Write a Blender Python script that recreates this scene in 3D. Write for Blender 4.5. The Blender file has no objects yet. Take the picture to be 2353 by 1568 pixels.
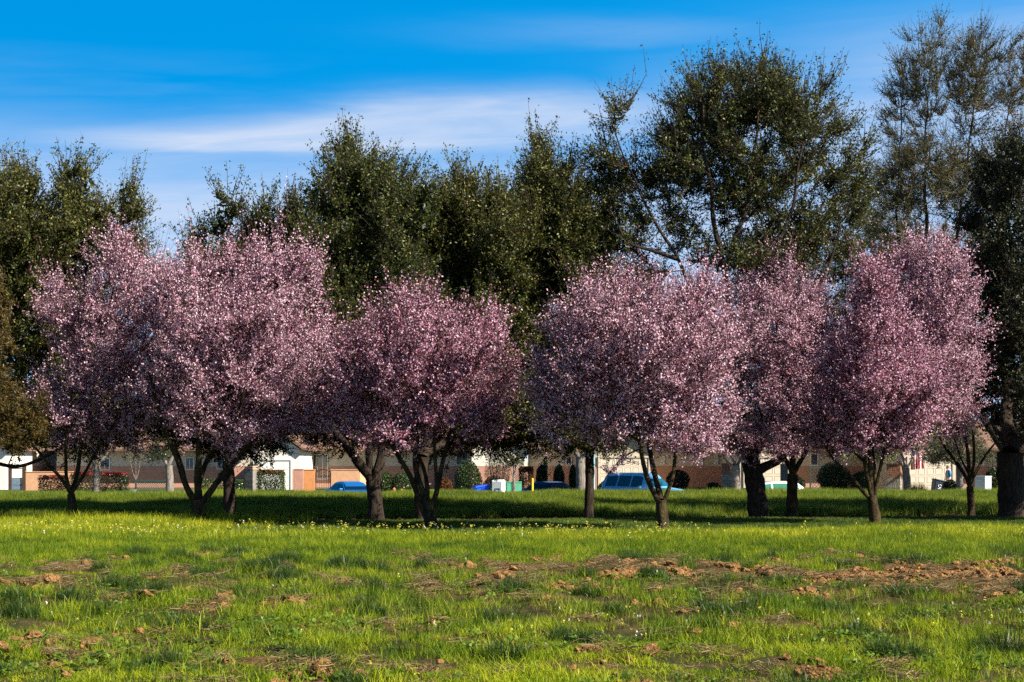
import bpy, bmesh, math, random
import numpy as np
from mathutils import Vector, Matrix, Euler

random.seed(7)
rng = np.random.default_rng(11)
sc = bpy.context.scene
COL = sc.collection
PI = math.pi

# ------------------------------------------------------------------ survey of the place
F, CX, YH, CAMH = 3790.0, 1176.5, 1060.0, 1.7     # focal length and horizon of the 2353 px survey picture


def W(px, py, d):
    return np.array([(px - CX) / F * d, d, CAMH + (YH - py) / F * d])


def X(px, d):
    return (px - CX) / F * d


def Zp(py, d):
    return CAMH + (YH - py) / F * d


# ------------------------------------------------------------------ numeric noise
def _h2(ix, iy, s):
    n = (ix.astype(np.int64) * 374761393 + iy.astype(np.int64) * 668265263 + s * 974711) & 0x7fffffff
    n = ((n ^ (n >> 13)) * 1274126177) & 0x7fffffff
    return ((n ^ (n >> 16)) & 0xffff) / 65535.0


def vn2(x, y, s=0):
    x = np.asarray(x, float); y = np.asarray(y, float)
    ix = np.floor(x); iy = np.floor(y)
    fx = x - ix; fy = y - iy
    fx = fx * fx * (3 - 2 * fx); fy = fy * fy * (3 - 2 * fy)
    a = _h2(ix, iy, s); b = _h2(ix + 1, iy, s); c = _h2(ix, iy + 1, s); d = _h2(ix + 1, iy + 1, s)
    return (a * (1 - fx) + b * fx) * (1 - fy) + (c * (1 - fx) + d * fx) * fy


def vn3(p, f, s=0):
    q = p * f
    return (vn2(q[:, 0] + 7.3 * np.floor(q[:, 2]), q[:, 1], s) * (1 - (q[:, 2] % 1)) +
            vn2(q[:, 0] + 7.3 * (np.floor(q[:, 2]) + 1), q[:, 1], s) * (q[:, 2] % 1))


def sst(a, b, x):
    t = np.clip((np.asarray(x, float) - a) / (b - a), 0, 1)
    return t * t * (3 - 2 * t)


def edge(x):
    return 47.3 + 0.17 * np.clip(x, -30, 30)


def G(x, y):
    """height of the ground"""
    x = np.asarray(x, float); y = np.asarray(y, float)
    t = y - edge(x)
    z = 0.05 * (vn2(x * .35, y * .35, 3) - .5) + 0.035 * (vn2(x * 1.7, y * 1.7, 4) - .5)
    near = sst(34, 26, y)
    z = z + near * (0.10 * (vn2(x * 2.0, y * 1.6, 5) - .5) + 0.05 * (vn2(x * 5, y * 5, 6) - .5))
    bump = np.where(y < 60, 1.0, 0.5)
    z = z * bump * sst(84, 70, y)
    z = z - 0.16 * sst(0, 1.2, t)
    z = z + 0.37 * sst(5.0, 20.5, t) + 0.07 * (vn2(x * .12, y * .02 + 3, 9) - .5) * sst(5, 18, t)
    z = z - .82 * sst(21.5, 34, t)
    far = -0.6 + 0.0 * x
    far = np.where((y > 86), -0.9, far)
    k = sst(82, 84, y)
    z = z * (1 - k) + far * k
    k2 = sst(97.9, 98.1, y)
    yard = -0.74 + 0.42 * sst(99, 106, y) + 0.05 * sst(108, 130, y)
    z = z * (1 - k2) + yard * k2
    return z


def Gz(x, y):
    return float(G(np.array([x]), np.array([y]))[0])


def soil(x, y):
    """0..1 bare soil amount"""
    x = np.asarray(x, float); y = np.asarray(y, float)
    n = vn2(x * 1.15, y * .55, 21) * .40 + vn2(x * 2.6, y * 1.3, 22) * .34 + vn2(x * 6, y * 4, 23) * .26
    px = x / np.maximum(y, 1) * F + CX
    band = sst(29.5, 25.5, y) * sst(19.5, 21.5, y) * sst(950, 1500, px)
    band2 = sst(23, 21, y) * sst(17.5, 19.5, y) * .55
    band3 = sst(15.0, 13.8, y) * .6
    band4 = sst(27, 25, y) * sst(22, 23.5, y) * .35
    th = .65 - .20 * band - .10 * band2 - .09 * band3 - .06 * band4
    th = th + .25 * sst(28, 32, y)
    return sst(th - .02, th + .07, n)


# ------------------------------------------------------------------ materials
def mat(name, col, rough=.8, var=.0, scale=8.0, bump=0., spec=.3, col2=None, bscale=None, metal=0., stretch=None):
    m = bpy.data.materials.new(name); m.use_nodes = True
    nt = m.node_tree; b = nt.nodes['Principled BSDF']
    b.inputs['Roughness'].default_value = rough
    b.inputs['Specular IOR Level'].default_value = spec
    b.inputs['Metallic'].default_value = metal
    c = (*col, 1)
    if var or col2 is not None:
        tc = nt.nodes.new('ShaderNodeNewGeometry')
        mp = nt.nodes.new('ShaderNodeMapping')
        if stretch: mp.inputs['Scale'].default_value = stretch
        nt.links.new(tc.outputs['Position'], mp.inputs['Vector'])
        n = nt.nodes.new('ShaderNodeTexNoise'); n.inputs['Scale'].default_value = scale
        n.inputs['Detail'].default_value = 5; n.inputs['Roughness'].default_value = .6
        nt.links.new(mp.outputs[0], n.inputs['Vector'])
        r = nt.nodes.new('ShaderNodeValToRGB')
        r.color_ramp.elements[0].position = .35; r.color_ramp.elements[1].position = .65
        c2 = col2 if col2 is not None else tuple(min(1, v * (1 + var)) for v in col)
        c1 = col if col2 is not None else tuple(v * (1 - var) for v in col)
        r.color_ramp.elements[0].color = (*c1, 1); r.color_ramp.elements[1].color = (*c2, 1)
        nt.links.new(n.outputs['Fac'], r.inputs['Fac'])
        nt.links.new(r.outputs[0], b.inputs['Base Color'])
        if bump:
            n2 = nt.nodes.new('ShaderNodeTexNoise'); n2.inputs['Scale'].default_value = bscale or scale * 2
            n2.inputs['Detail'].default_value = 6
            nt.links.new(mp.outputs[0], n2.inputs['Vector'])
            bp = nt.nodes.new('ShaderNodeBump'); bp.inputs['Strength'].default_value = bump
            bp.inputs['Distance'].default_value = .05
            nt.links.new(n2.outputs['Fac'], bp.inputs['Height'])
            nt.links.new(bp.outputs[0], b.inputs['Normal'])
    else:
        b.inputs['Base Color'].default_value = c
    return m


def leafmat(name, stops, transl=.35, rough=.5, spec=.25, posnoise=None, use_obj_random=False, noisescale=.6, tint=None):
    """colour from the per-leaf attribute 'rnd' (own colour of each leaf), some light passing through"""
    m = bpy.data.materials.new(name); m.use_nodes = True
    nt = m.node_tree; nt.nodes.clear()
    out = nt.nodes.new('ShaderNodeOutputMaterial')
    r = nt.nodes.new('ShaderNodeValToRGB'); els = r.color_ramp.elements
    while len(els) < len(stops): els.new(.5)
    for e, (p, c) in zip(els, stops): e.position = p; e.color = (*c, 1)
    if use_obj_random:
        oi = nt.nodes.new('ShaderNodeObjectInfo')
        g = nt.nodes.new('ShaderNodeNewGeometry')
        n = nt.nodes.new('ShaderNodeTexNoise'); n.inputs['Scale'].default_value = noisescale; n.inputs['Detail'].default_value = 4
        nt.links.new(g.outputs['Position'], n.inputs['Vector'])
        a = nt.nodes.new('ShaderNodeAttribute'); a.attribute_name = 'rnd'
        ma = nt.nodes.new('ShaderNodeMath'); ma.operation = 'MULTIPLY_ADD'; ma.inputs[1].default_value = .34
        nt.links.new(oi.outputs['Random'], ma.inputs[0])
        mb = nt.nodes.new('ShaderNodeMath'); mb.operation = 'MULTIPLY_ADD'; mb.inputs[1].default_value = 2.3; mb.inputs[2].default_value = -1.1
        n9 = nt.nodes.new('ShaderNodeTexNoise'); n9.inputs['Scale'].default_value = noisescale * 5.5; n9.inputs['Detail'].default_value = 3
        nt.links.new(g.outputs['Position'], n9.inputs['Vector'])
        mm = nt.nodes.new('ShaderNodeMix'); mm.inputs[0].default_value = .5
        nt.links.new(n.outputs['Fac'], mm.inputs[2]); nt.links.new(n9.outputs['Fac'], mm.inputs[3])
        nt.links.new(mm.outputs[0], mb.inputs[0])
        nt.links.new(mb.outputs[0], ma.inputs[2])
        mc = nt.nodes.new('ShaderNodeMath'); mc.operation = 'MULTIPLY_ADD'; mc.inputs[1].default_value = .55
        nt.links.new(a.outputs['Fac'], mc.inputs[0]); nt.links.new(ma.outputs[0], mc.inputs[2])
        nt.links.new(mc.outputs[0], r.inputs['Fac'])
    else:
        a = nt.nodes.new('ShaderNodeAttribute'); a.attribute_name = 'rnd'
        nt.links.new(a.outputs['Fac'], r.inputs['Fac'])
    b = nt.nodes.new('ShaderNodeBsdfPrincipled')
    b.inputs['Roughness'].default_value = rough; b.inputs['Specular IOR Level'].default_value = spec
    nt.links.new(r.outputs[0], b.inputs['Base Color'])
    t = nt.nodes.new('ShaderNodeBsdfTranslucent')
    nt.links.new(r.outputs[0], t.inputs['Color'])
    mx = nt.nodes.new('ShaderNodeMixShader'); mx.inputs[0].default_value = transl
    nt.links.new(b.outputs[0], mx.inputs[1]); nt.links.new(t.outputs[0], mx.inputs[2])
    nt.links.new(mx.outputs[0], out.inputs['Surface'])
    return m


M = {}
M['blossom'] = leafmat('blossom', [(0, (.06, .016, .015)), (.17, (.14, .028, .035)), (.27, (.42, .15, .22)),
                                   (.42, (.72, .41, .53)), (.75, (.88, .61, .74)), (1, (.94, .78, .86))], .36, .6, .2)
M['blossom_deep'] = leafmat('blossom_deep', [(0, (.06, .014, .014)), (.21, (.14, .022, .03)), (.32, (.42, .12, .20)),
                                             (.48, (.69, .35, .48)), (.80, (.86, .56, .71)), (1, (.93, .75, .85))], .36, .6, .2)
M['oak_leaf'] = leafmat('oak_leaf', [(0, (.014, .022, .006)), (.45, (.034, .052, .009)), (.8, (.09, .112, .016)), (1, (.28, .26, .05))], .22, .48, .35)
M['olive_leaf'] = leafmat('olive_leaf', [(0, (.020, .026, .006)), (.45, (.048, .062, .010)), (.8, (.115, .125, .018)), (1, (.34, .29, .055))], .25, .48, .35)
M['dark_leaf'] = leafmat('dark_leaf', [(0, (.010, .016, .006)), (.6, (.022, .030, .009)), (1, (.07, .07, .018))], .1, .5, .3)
M['golden_leaf'] = leafmat('golden_leaf', [(0, (.02, .024, .006)), (.5, (.07, .052, .012)), (1, (.22, .13, .03))], .25, .5, .3)
M['bush_leaf'] = leafmat('bush_leaf', [(0, (.012, .03, .008)), (.6, (.03, .06, .013)), (1, (.09, .13, .025))], .2, .35, .5)
M['bush_dark'] = leafmat('bush_dark', [(0, (.008, .018, .008)), (1, (.025, .045, .015))], .15, .5, .3)
M['grey_leaf'] = leafmat('grey_leaf', [(0, (.04, .045, .02)), (1, (.14, .14, .075))], .2, .6, .3)
M['pale_leaf'] = leafmat('pale_leaf', [(0, (.10, .12, .03)), (.6, (.25, .26, .10)), (1, (.55, .52, .30))], .35, .6, .3)
M['red_leaf'] = leafmat('red_leaf', [(0, (.16, .01, .01)), (.6, (.35, .015, .02)), (1, (.5, .06, .04))], .3, .4, .4)
M['rust_leaf'] = leafmat('rust_leaf', [(0, (.04, .03, .008)), (.5, (.12, .05, .012)), (1, (.30, .09, .03))], .25, .5, .3)
M['gold_grass'] = leafmat('gold_grass', [(0, (.18, .12, .015)), (1, (.5, .34, .06))], .35, .6, .2)
M['bark'] = mat('bark', (.020, .015, .012), .95, col2=(.065, .047, .034), scale=5, bump=.9, bscale=14, spec=.1, stretch=(3, 3, .6))
M['plum_bark'] = mat('plum_bark', (.03, .022, .018), .95, col2=(.12, .09, .065), scale=4, bump=.9, bscale=16, spec=.1, stretch=(3, 3, .8))
M['lichen_bark'] = mat('lichen_bark', (.020, .015, .012), .95, col2=(.085, .060, .024), scale=3.2, bump=.8, bscale=16, spec=.1, stretch=(2, 2, .9))
M['twig'] = mat('twig', (.07, .045, .035), .9, spec=.1)
M['pale_twig'] = mat('pale_twig', (.17, .13, .09), .9, spec=.1)
M['grey_bark'] = mat('grey_bark', (.12, .10, .085), .95, col2=(.30, .26, .22), scale=5, bump=.8, spec=.1, stretch=(3, 3, .8))

GS = [(0, (.018, .042, .005)), (.30, (.075, .140, .007)), (.62, (.20, .28, .010)), (1, (.44, .45, .02))]
M['grass_field'] = leafmat('grass_field', GS, .38, .5, .2, use_obj_random=True, noisescale=.55)
M['grass_bright'] = leafmat('grass_bright', [(0, (.045, .09, .008)), (.4, (.21, .30, .010)), (1, (.52, .52, .025))], .42, .5, .2, use_obj_random=True, noisescale=.6)
M['thatch'] = leafmat('thatch', [(0, (.05, .050, .014)), (.5, (.13, .10, .030)), (1, (.28, .21, .07))], .3, .6, .2, use_obj_random=True, noisescale=.8)
M['grass_yellow'] = leafmat('grass_yellow', [(0, (.09, .14, .01)), (.4, (.28, .34, .012)), (1, (.56, .53, .03))], .42, .5, .2, use_obj_random=True, noisescale=.4)
M['grass_tuft'] = leafmat('grass_tuft', [(0, (.018, .040, .006)), (.5, (.040, .080, .010)), (1, (.10, .16, .016))], .35, .4, .4, use_obj_random=True, noisescale=.8)
M['grass_lawn'] = leafmat('grass_lawn', [(0, (.04, .08, .008)), (.5, (.075, .125, .010)), (1, (.13, .175, .015))], .35, .5, .3, use_obj_random=True, noisescale=.3)
M['grass_bank'] = leafmat('grass_bank', [(0, (.06, .11, .010)), (.5, (.15, .21, .014)), (1, (.27, .30, .02))], .4, .5, .3, use_obj_random=True, noisescale=.3)
M['weed'] = leafmat('weed', [(0, (.05, .10, .012)), (.5, (.11, .19, .02)), (1, (.22, .30, .04))], .35, .4, .45, use_obj_random=True, noisescale=.8)
M['straw'] = leafmat('straw', [(0, (.14, .09, .045)), (.6, (.26, .18, .085)), (1, (.46, .35, .18))], .2, .7, .2)
M['petal_yellow'] = leafmat('petal_yellow', [(0, (.75, .62, .02)), (1, (.92, .85, .25))], .4, .6, .2)
M['petal_white'] = leafmat('petal_white', [(0, (.75, .70, .55)), (1, (.92, .90, .85))], .4, .6, .2)
M['soil_clod'] = mat('soil_clod', (.12, .060, .022), .95, col2=(.40, .215, .085), scale=9, bump=1.0, bscale=40, spec=.1)

# ground sheet materials
M['g_field'] = mat('ground_field', (.022, .034, .010), .95, col2=(.075, .055, .022), scale=1.6, bump=.8, bscale=14, spec=.1)
M['g_mulch'] = mat('ground_mulch', (.030, .020, .014), .95, col2=(.12, .065, .035), scale=9, bump=1., bscale=30, spec=.1)
M['g_bank'] = mat('ground_bank', (.035, .055, .012), .95, col2=(.07, .10, .02), scale=2, bump=.6, spec=.1)
M['g_yard'] = mat('ground_yard', (.06, .09, .03), .95, col2=(.12, .10, .06), scale=.6, bump=.4, spec=.1)
M['g_soil'] = mat('ground_soil', (.045, .032, .014), .95, col2=(.15, .088, .038), scale=4, bump=1., bscale=22, spec=.1)
M['asphalt'] = mat('asphalt', (.045, .045, .047), .9, .25, 6, .3, spec=.2)
M['concrete'] = mat('concrete', (.36, .34, .31), .9, .12, 3, .3, spec=.2)

M['stucco_cream'] = mat('stucco_cream', (.62, .53, .43), .95, .06, 3, .35, bscale=40, spec=.1)
M['stucco_white'] = mat('stucco_white', (.80, .74, .64), .95, .04, 3, .3, bscale=40, spec=.1)
M['stucco_pink'] = mat('stucco_pink', (.50, .27, .20), .95, .07, 3, .35, bscale=40, spec=.1)
M['stucco_tan'] = mat('stucco_tan', (.60, .34, .20), .95, .08, 4, .35, bscale=40, spec=.1)
M['stucco_orange'] = mat('stucco_orange', (.62, .27, .11), .95, .08, 4, .35, bscale=40, spec=.1)
M['roof_tile'] = mat('roof_tile', (.20, .12, .09), .9, .35, 5, .6, spec=.2)
M['garage_beige'] = mat('garage_beige', (.72, .62, .50), .6, .02, 2, spec=.3)
M['garage_white'] = mat('garage_white', (.82, .80, .74), .55, .02, 2, spec=.3)
M['trim_white'] = mat('trim_white', (.78, .76, .72), .6)
M['trim_blue'] = mat('trim_blue', (.24, .36, .48), .6)
M['door_blue'] = mat('door_blue', (.12, .19, .27), .6, .15, 6)
M['glass_dark'] = mat('glass_dark', (.03, .045, .055), .08, spec=.8)
M['wood_dark'] = mat('wood_dark', (.07, .04, .028), .85, .3, 8, .3)
M['iron'] = mat('iron', (.02, .02, .022), .6)
M['lattice_green'] = mat('lattice_green', (.03, .06, .055), .7)
M['lattice_pale'] = mat('lattice_pale', (.45, .42, .33), .8)
M['tree_tape'] = mat('tree_tape', (.7, .7, .68), .6)


def blockmat(name, c1, c2, sx=.42, sz=.2):
    m = bpy.data.materials.new(name); m.use_nodes = True
    nt = m.node_tree; b = nt.nodes['Principled BSDF']; b.inputs['Roughness'].default_value = .95
    b.inputs['Specular IOR Level'].default_value = .1
    tc = nt.nodes.new('ShaderNodeTexCoord'); s = nt.nodes.new('ShaderNodeSeparateXYZ')
    nt.links.new(tc.outputs['Object'], s.inputs[0])
    ad = nt.nodes.new('ShaderNodeMath'); ad.operation = 'ADD'
    nt.links.new(s.outputs[0], ad.inputs[0]); nt.links.new(s.outputs[1], ad.inputs[1])
    cb = nt.nodes.new('ShaderNodeCombineXYZ'); nt.links.new(ad.outputs[0], cb.inputs[0]); nt.links.new(s.outputs[2], cb.inputs[1])
    br = nt.nodes.new('ShaderNodeTexBrick'); br.inputs['Scale'].default_value = 1
    br.inputs['Brick Width'].default_value = sx; br.inputs['Row Height'].default_value = sz
    br.inputs['Mortar Size'].default_value = .012
    br.inputs['Color1'].default_value = (*c1, 1); br.inputs['Color2'].default_value = (*c2, 1)
    br.inputs['Mortar'].default_value = (.28, .24, .2, 1)
    nt.links.new(cb.outputs[0], br.inputs['Vector'])
    n = nt.nodes.new('ShaderNodeTexNoise'); n.inputs['Scale'].default_value = 9
    mx = nt.nodes.new('ShaderNodeMixRGB'); mx.blend_type = 'MULTIPLY'; mx.inputs[0].default_value = .6
    nt.links.new(br.outputs['Color'], mx.inputs[1]); nt.links.new(n.outputs['Fac'], mx.inputs[2])
    nt.links.new(mx.outputs[0], b.inputs['Base Color'])
    bp = nt.nodes.new('ShaderNodeBump'); bp.inputs['Strength'].default_value = .7; bp.inputs['Distance'].default_value = .03
    nt.links.new(n.outputs['Fac'], bp.inputs['Height']); nt.links.new(bp.outputs[0], b.inputs['Normal'])
    return m


M['block_red'] = blockmat('block_red', (.50, .21, .12), (.62, .32, .20))
M['block_grey'] = blockmat('block_grey', (.52, .46, .37), (.60, .54, .44))
M['block_dark'] = blockmat('block_dark', (.30, .27, .25), (.36, .33, .30))


# ------------------------------------------------------------------ object helpers
def tag(o, label=None, cat=None, group=None, kind=None):
    if label: o['label'] = label
    if cat: o['category'] = cat
    if group: o['group'] = group
    if kind: o['kind'] = kind
    return o


def empty(name, loc, label, cat, group=None, rz=0):
    o = bpy.data.objects.new(name, None); COL.objects.link(o)
    o.location = loc; o.rotation_euler = (0, 0, rz); o.empty_display_size = .2
    return tag(o, label, cat, group)


def link(name, me, mats, parent=None, world=False):
    o = bpy.data.objects.new(name, me); COL.objects.link(o)
    for m in (mats if isinstance(mats, (list, tuple)) else [mats]): me.materials.append(m)
    if parent is not None:
        o.parent = parent
        if world:   # geometry was written in world coordinates
            r = parent; off = Matrix.Identity(4)
            chain = []
            while r is not None: chain.append(r); r = r.parent
            for r in reversed(chain):
                off = off @ (Matrix.Translation(r.location) @ Euler(r.rotation_euler).to_matrix().to_4x4())
            me.transform(off.inverted())
    return o


def np_mesh(name, V, Q, rnd=None, smooth=False, matidx=None):
    me = bpy.data.meshes.new(name)
    V = np.ascontiguousarray(V, np.float32); Q = np.ascontiguousarray(Q, np.int32)
    k = Q.shape[1]; m = len(Q)
    me.vertices.add(len(V)); me.vertices.foreach_set('co', V.ravel())
    me.loops.add(m * k); me.polygons.add(m)
    me.polygons.foreach_set('loop_start', np.arange(m, dtype=np.int32) * k)
    me.loops.foreach_set('vertex_index', Q.ravel())
    if smooth: me.polygons.foreach_set('use_smooth', np.ones(m, bool))
    if matidx is not None: me.polygons.foreach_set('material_index', matidx.astype(np.int32))
    if rnd is not None:
        a = me.attributes.new('rnd', 'FLOAT', 'FACE'); a.data.foreach_set('value', rnd.astype(np.float32))
    me.update(calc_edges=True)
    return me


def tubes(P, R, sides):
    """P (N,K,3), R (N,K) -> verts, quads"""
    N, K, _ = P.shape
    T = np.gradient(P, axis=1); T /= np.linalg.norm(T, axis=2, keepdims=True) + 1e-9
    ref = np.tile(np.array([.31, .87, .1]), (N, 1)); ref[np.abs((T.mean(1) * ref).sum(1)) > .8] = [.9, -.2, .3]
    ref = np.repeat(ref[:, None, :], K, 1)
    A = np.cross(T, ref); A /= np.linalg.norm(A, axis=2, keepdims=True) + 1e-9
    B = np.cross(T, A)
    th = np.arange(sides) * 2 * PI / sides
    ring = A[:, :, None, :] * np.cos(th)[None, None, :, None] + B[:, :, None, :] * np.sin(th)[None, None, :, None]
    V = P[:, :, None, :] + ring * R[:, :, None, None]
    idx = np.arange(N * K * sides).reshape(N, K, sides)
    a = idx[:, :-1, :]; b = idx[:, 1:, :]
    Q = np.stack([a, np.roll(a, -1, 2), np.roll(b, -1, 2), b], -1).reshape(-1, 4)
    return V.reshape(-1, 3), Q


def join_vq(parts):
    Vs, Qs, o = [], [], 0
    for V, Q in parts:
        Vs.append(V); Qs.append(Q + o); o += len(V)
    return np.concatenate(Vs), np.concatenate(Qs)


def leaves(C, L, Wd, bias=None, droop=0., squarish=False, r=None):
    """diamond shaped leaves at centres C"""
    r = r or rng
    n = len(C)
    a = r.normal(size=(n, 3))
    if bias is not None: a += bias
    a /= np.linalg.norm(a, axis=1, keepdims=True)
    t = r.normal(size=(n, 3)); b = np.cross(a, t); b /= np.linalg.norm(b, axis=1, keepdims=True) + 1e-9
    L = (L * r.uniform(.7, 1.3, n))[:, None]; Wd = (Wd * r.uniform(.7, 1.3, n))[:, None]
    V = np.stack([C - a * L / 2, C + b * Wd / 2 + a * L * .06, C + a * L / 2, C - b * Wd / 2 + a * L * .06], 1).reshape(-1, 3)
    Q = np.arange(4 * n).reshape(-1, 4)
    return V, Q


def bx(bm, x0, x1, y0, y1, z0, z1, bevel=0.):
    r = bmesh.ops.create_cube(bm, size=1)
    vs = r['verts']
    for v in vs:
        v.co = Vector((x0 + (v.co.x + .5) * (x1 - x0), y0 + (v.co.y + .5) * (y1 - y0), z0 + (v.co.z + .5) * (z1 - z0)))
    if bevel:
        es = list({e for v in vs for e in v.link_edges})
        bmesh.ops.bevel(bm, geom=es, offset=bevel, segments=2, affect='EDGES', profile=.6)
    return vs


def cyl(bm, c, r, h, seg=16, r2=None, axis='z'):
    q = bmesh.ops.create_cone(bm, cap_ends=True, segments=seg, radius1=r, radius2=r if r2 is None else r2, depth=h)
    m = Matrix.Translation((0, 0, 0))
    if axis == 'y': m = Matrix.Rotation(PI / 2, 4, 'X')
    if axis == 'x': m = Matrix.Rotation(PI / 2, 4, 'Y')
    bmesh.ops.transform(bm, matrix=Matrix.Translation(c) @ m, verts=q['verts'])
    return q['verts']


def bm_obj(name, bm, m, parent=None, world=False, smooth=False):
    me = bpy.data.meshes.new(name); bmesh.ops.recalc_face_normals(bm, faces=bm.faces); bm.to_mesh(me); bm.free()
    if smooth:
        for p in me.polygons: p.use_smooth = True
    return link(name, me, m, parent, world)


def boxobj(name, m, parent, *a, bevel=0., world=False):
    bm = bmesh.new(); bx(bm, *a, bevel=bevel); return bm_obj(name, bm, m, parent, world)


# ------------------------------------------------------------------ ground
def build_ground():
    xs = np.concatenate([[-1500, -900, -500, -250, -120, -80, -60], np.arange(-50, -26, 1.0), np.arange(-26, 26.01, .22), np.arange(27, 51, 1.0), [60, 80, 120, 250, 500, 900, 1500]])
    ys = np.concatenate([[-400, -150, -60, -20, 0, 5], np.arange(8, 36, .2), np.arange(36, 72, .3), np.arange(72, 100, .5), [97.9, 98.1], np.arange(101, 135, 1.5), [150, 200, 300, 500, 900, 1800]])
    ys = np.unique(ys)
    XX, YY = np.meshgrid(xs, ys)
    Z = G(XX, YY) + .06 * soil(XX, YY) * vn2(XX * 4, YY * 4, 31) * (YY < 40)
    V = np.stack([XX, YY, Z], -1).reshape(-1, 3)
    ny, nx = XX.shape
    i = np.arange(ny * nx).reshape(ny, nx)
    Q = np.stack([i[:-1, :-1], i[:-1, 1:], i[1:, 1:], i[1:, :-1]], -1).reshape(-1, 4)
    c = V[Q].mean(1)
    t = c[:, 1] - edge(c[:, 0])
    mi = np.where(t < 0, 0, np.where(t < 6.5 + 1.5 * vn2(c[:, 0] * .6, c[:, 1] * .6, 2), 1, np.where(c[:, 1] < 84, 2, 3)))
    s = soil(c[:, 0], c[:, 1]); mi = np.where((mi == 0) & (s > .45) & (c[:, 1] < 40), 4, mi)
    me = np_mesh('ground', V, Q, smooth=True, matidx=mi)
    o = link('ground', me, [M['g_field'], M['g_mulch'], M['g_bank'], M['g_yard'], M['g_soil']])
    tag(o, 'grassy field, bank and yards', 'ground', kind='structure')
    # street and pavements (below the crest of the bank)
    bm = bmesh.new(); bx(bm, -160, 160, 87, 97, -1.1, -.896); o = bm_obj('road', bm, M['asphalt']); tag(o, 'asphalt street in front of the houses', 'road', kind='structure')
    bm = bmesh.new(); bx(bm, -160, 160, 84.2, 86.9, -.9, -.58); bx(bm, -160, 160, 86.9, 87.05, -1.05, -.77)
    o = bm_obj('pavement', bm, M['concrete']); tag(o, 'concrete pavement on the bank side of the street', 'pavement', kind='structure')
    bm = bmesh.new(); bx(bm, -160, 160, 97.0, 97.15, -1.05, -.73); bx(bm, -160, 160, 98.2, 99.4, -.9, -.70)
    o = bm_obj('pavement', bm, M['concrete']); tag(o, 'concrete pavement on the house side of the street', 'pavement', kind='structure')


# ------------------------------------------------------------------ trees
def sample_env(ells, n, r, power=.30, hole=.0, hf=.7, seed=0, wob=1.0):
    """points in the union of ellipsoids (cx,cy,cz,rx,ry,rz)"""
    E = np.array(ells, float)
    vol = E[:, 3] * E[:, 4] * E[:, 5] * (E[:, 6] if E.shape[1] > 6 else 1)
    out = []
    need = n
    while need > 0:
        k = r.choice(len(E), size=need * 2, p=vol / vol.sum())
        d = r.normal(size=(len(k), 3)); d /= np.linalg.norm(d, axis=1, keepdims=True)
        u = r.uniform(0, 1, len(k)) ** power
        q = d * 1.6 + E[k, :3] * .37 + 20
        w = 1 + wob * (vn3(q, 1.0, seed + 5) * .62 + vn3(q, 2.6, seed + 6) * .38 - .42)
        p = E[k, :3] + d * E[k, 3:6] * (u * w)[:, None]
        if hole > 0:
            keep = vn3(p, hf, seed) * .45 + vn3(p, hf * 2.9, seed + 1) * .55 > hole
            p = p[keep]
        out.append(p[:need]); need -= len(p[:need])
    return np.concatenate(out)


def to_ell(d, lst):
    """picture-measured crown masses -> metres"""
    res = []
    for e in lst:
        px, py, rx, ry, dd, rd = e[:6]
        D = d + dd
        c = W(px, py, D)
        res.append([c[0], c[1], c[2], rx / F * D, rd, ry / F * D] + ([e[6]] if len(e) > 6 else [1.]))
    return res


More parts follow.
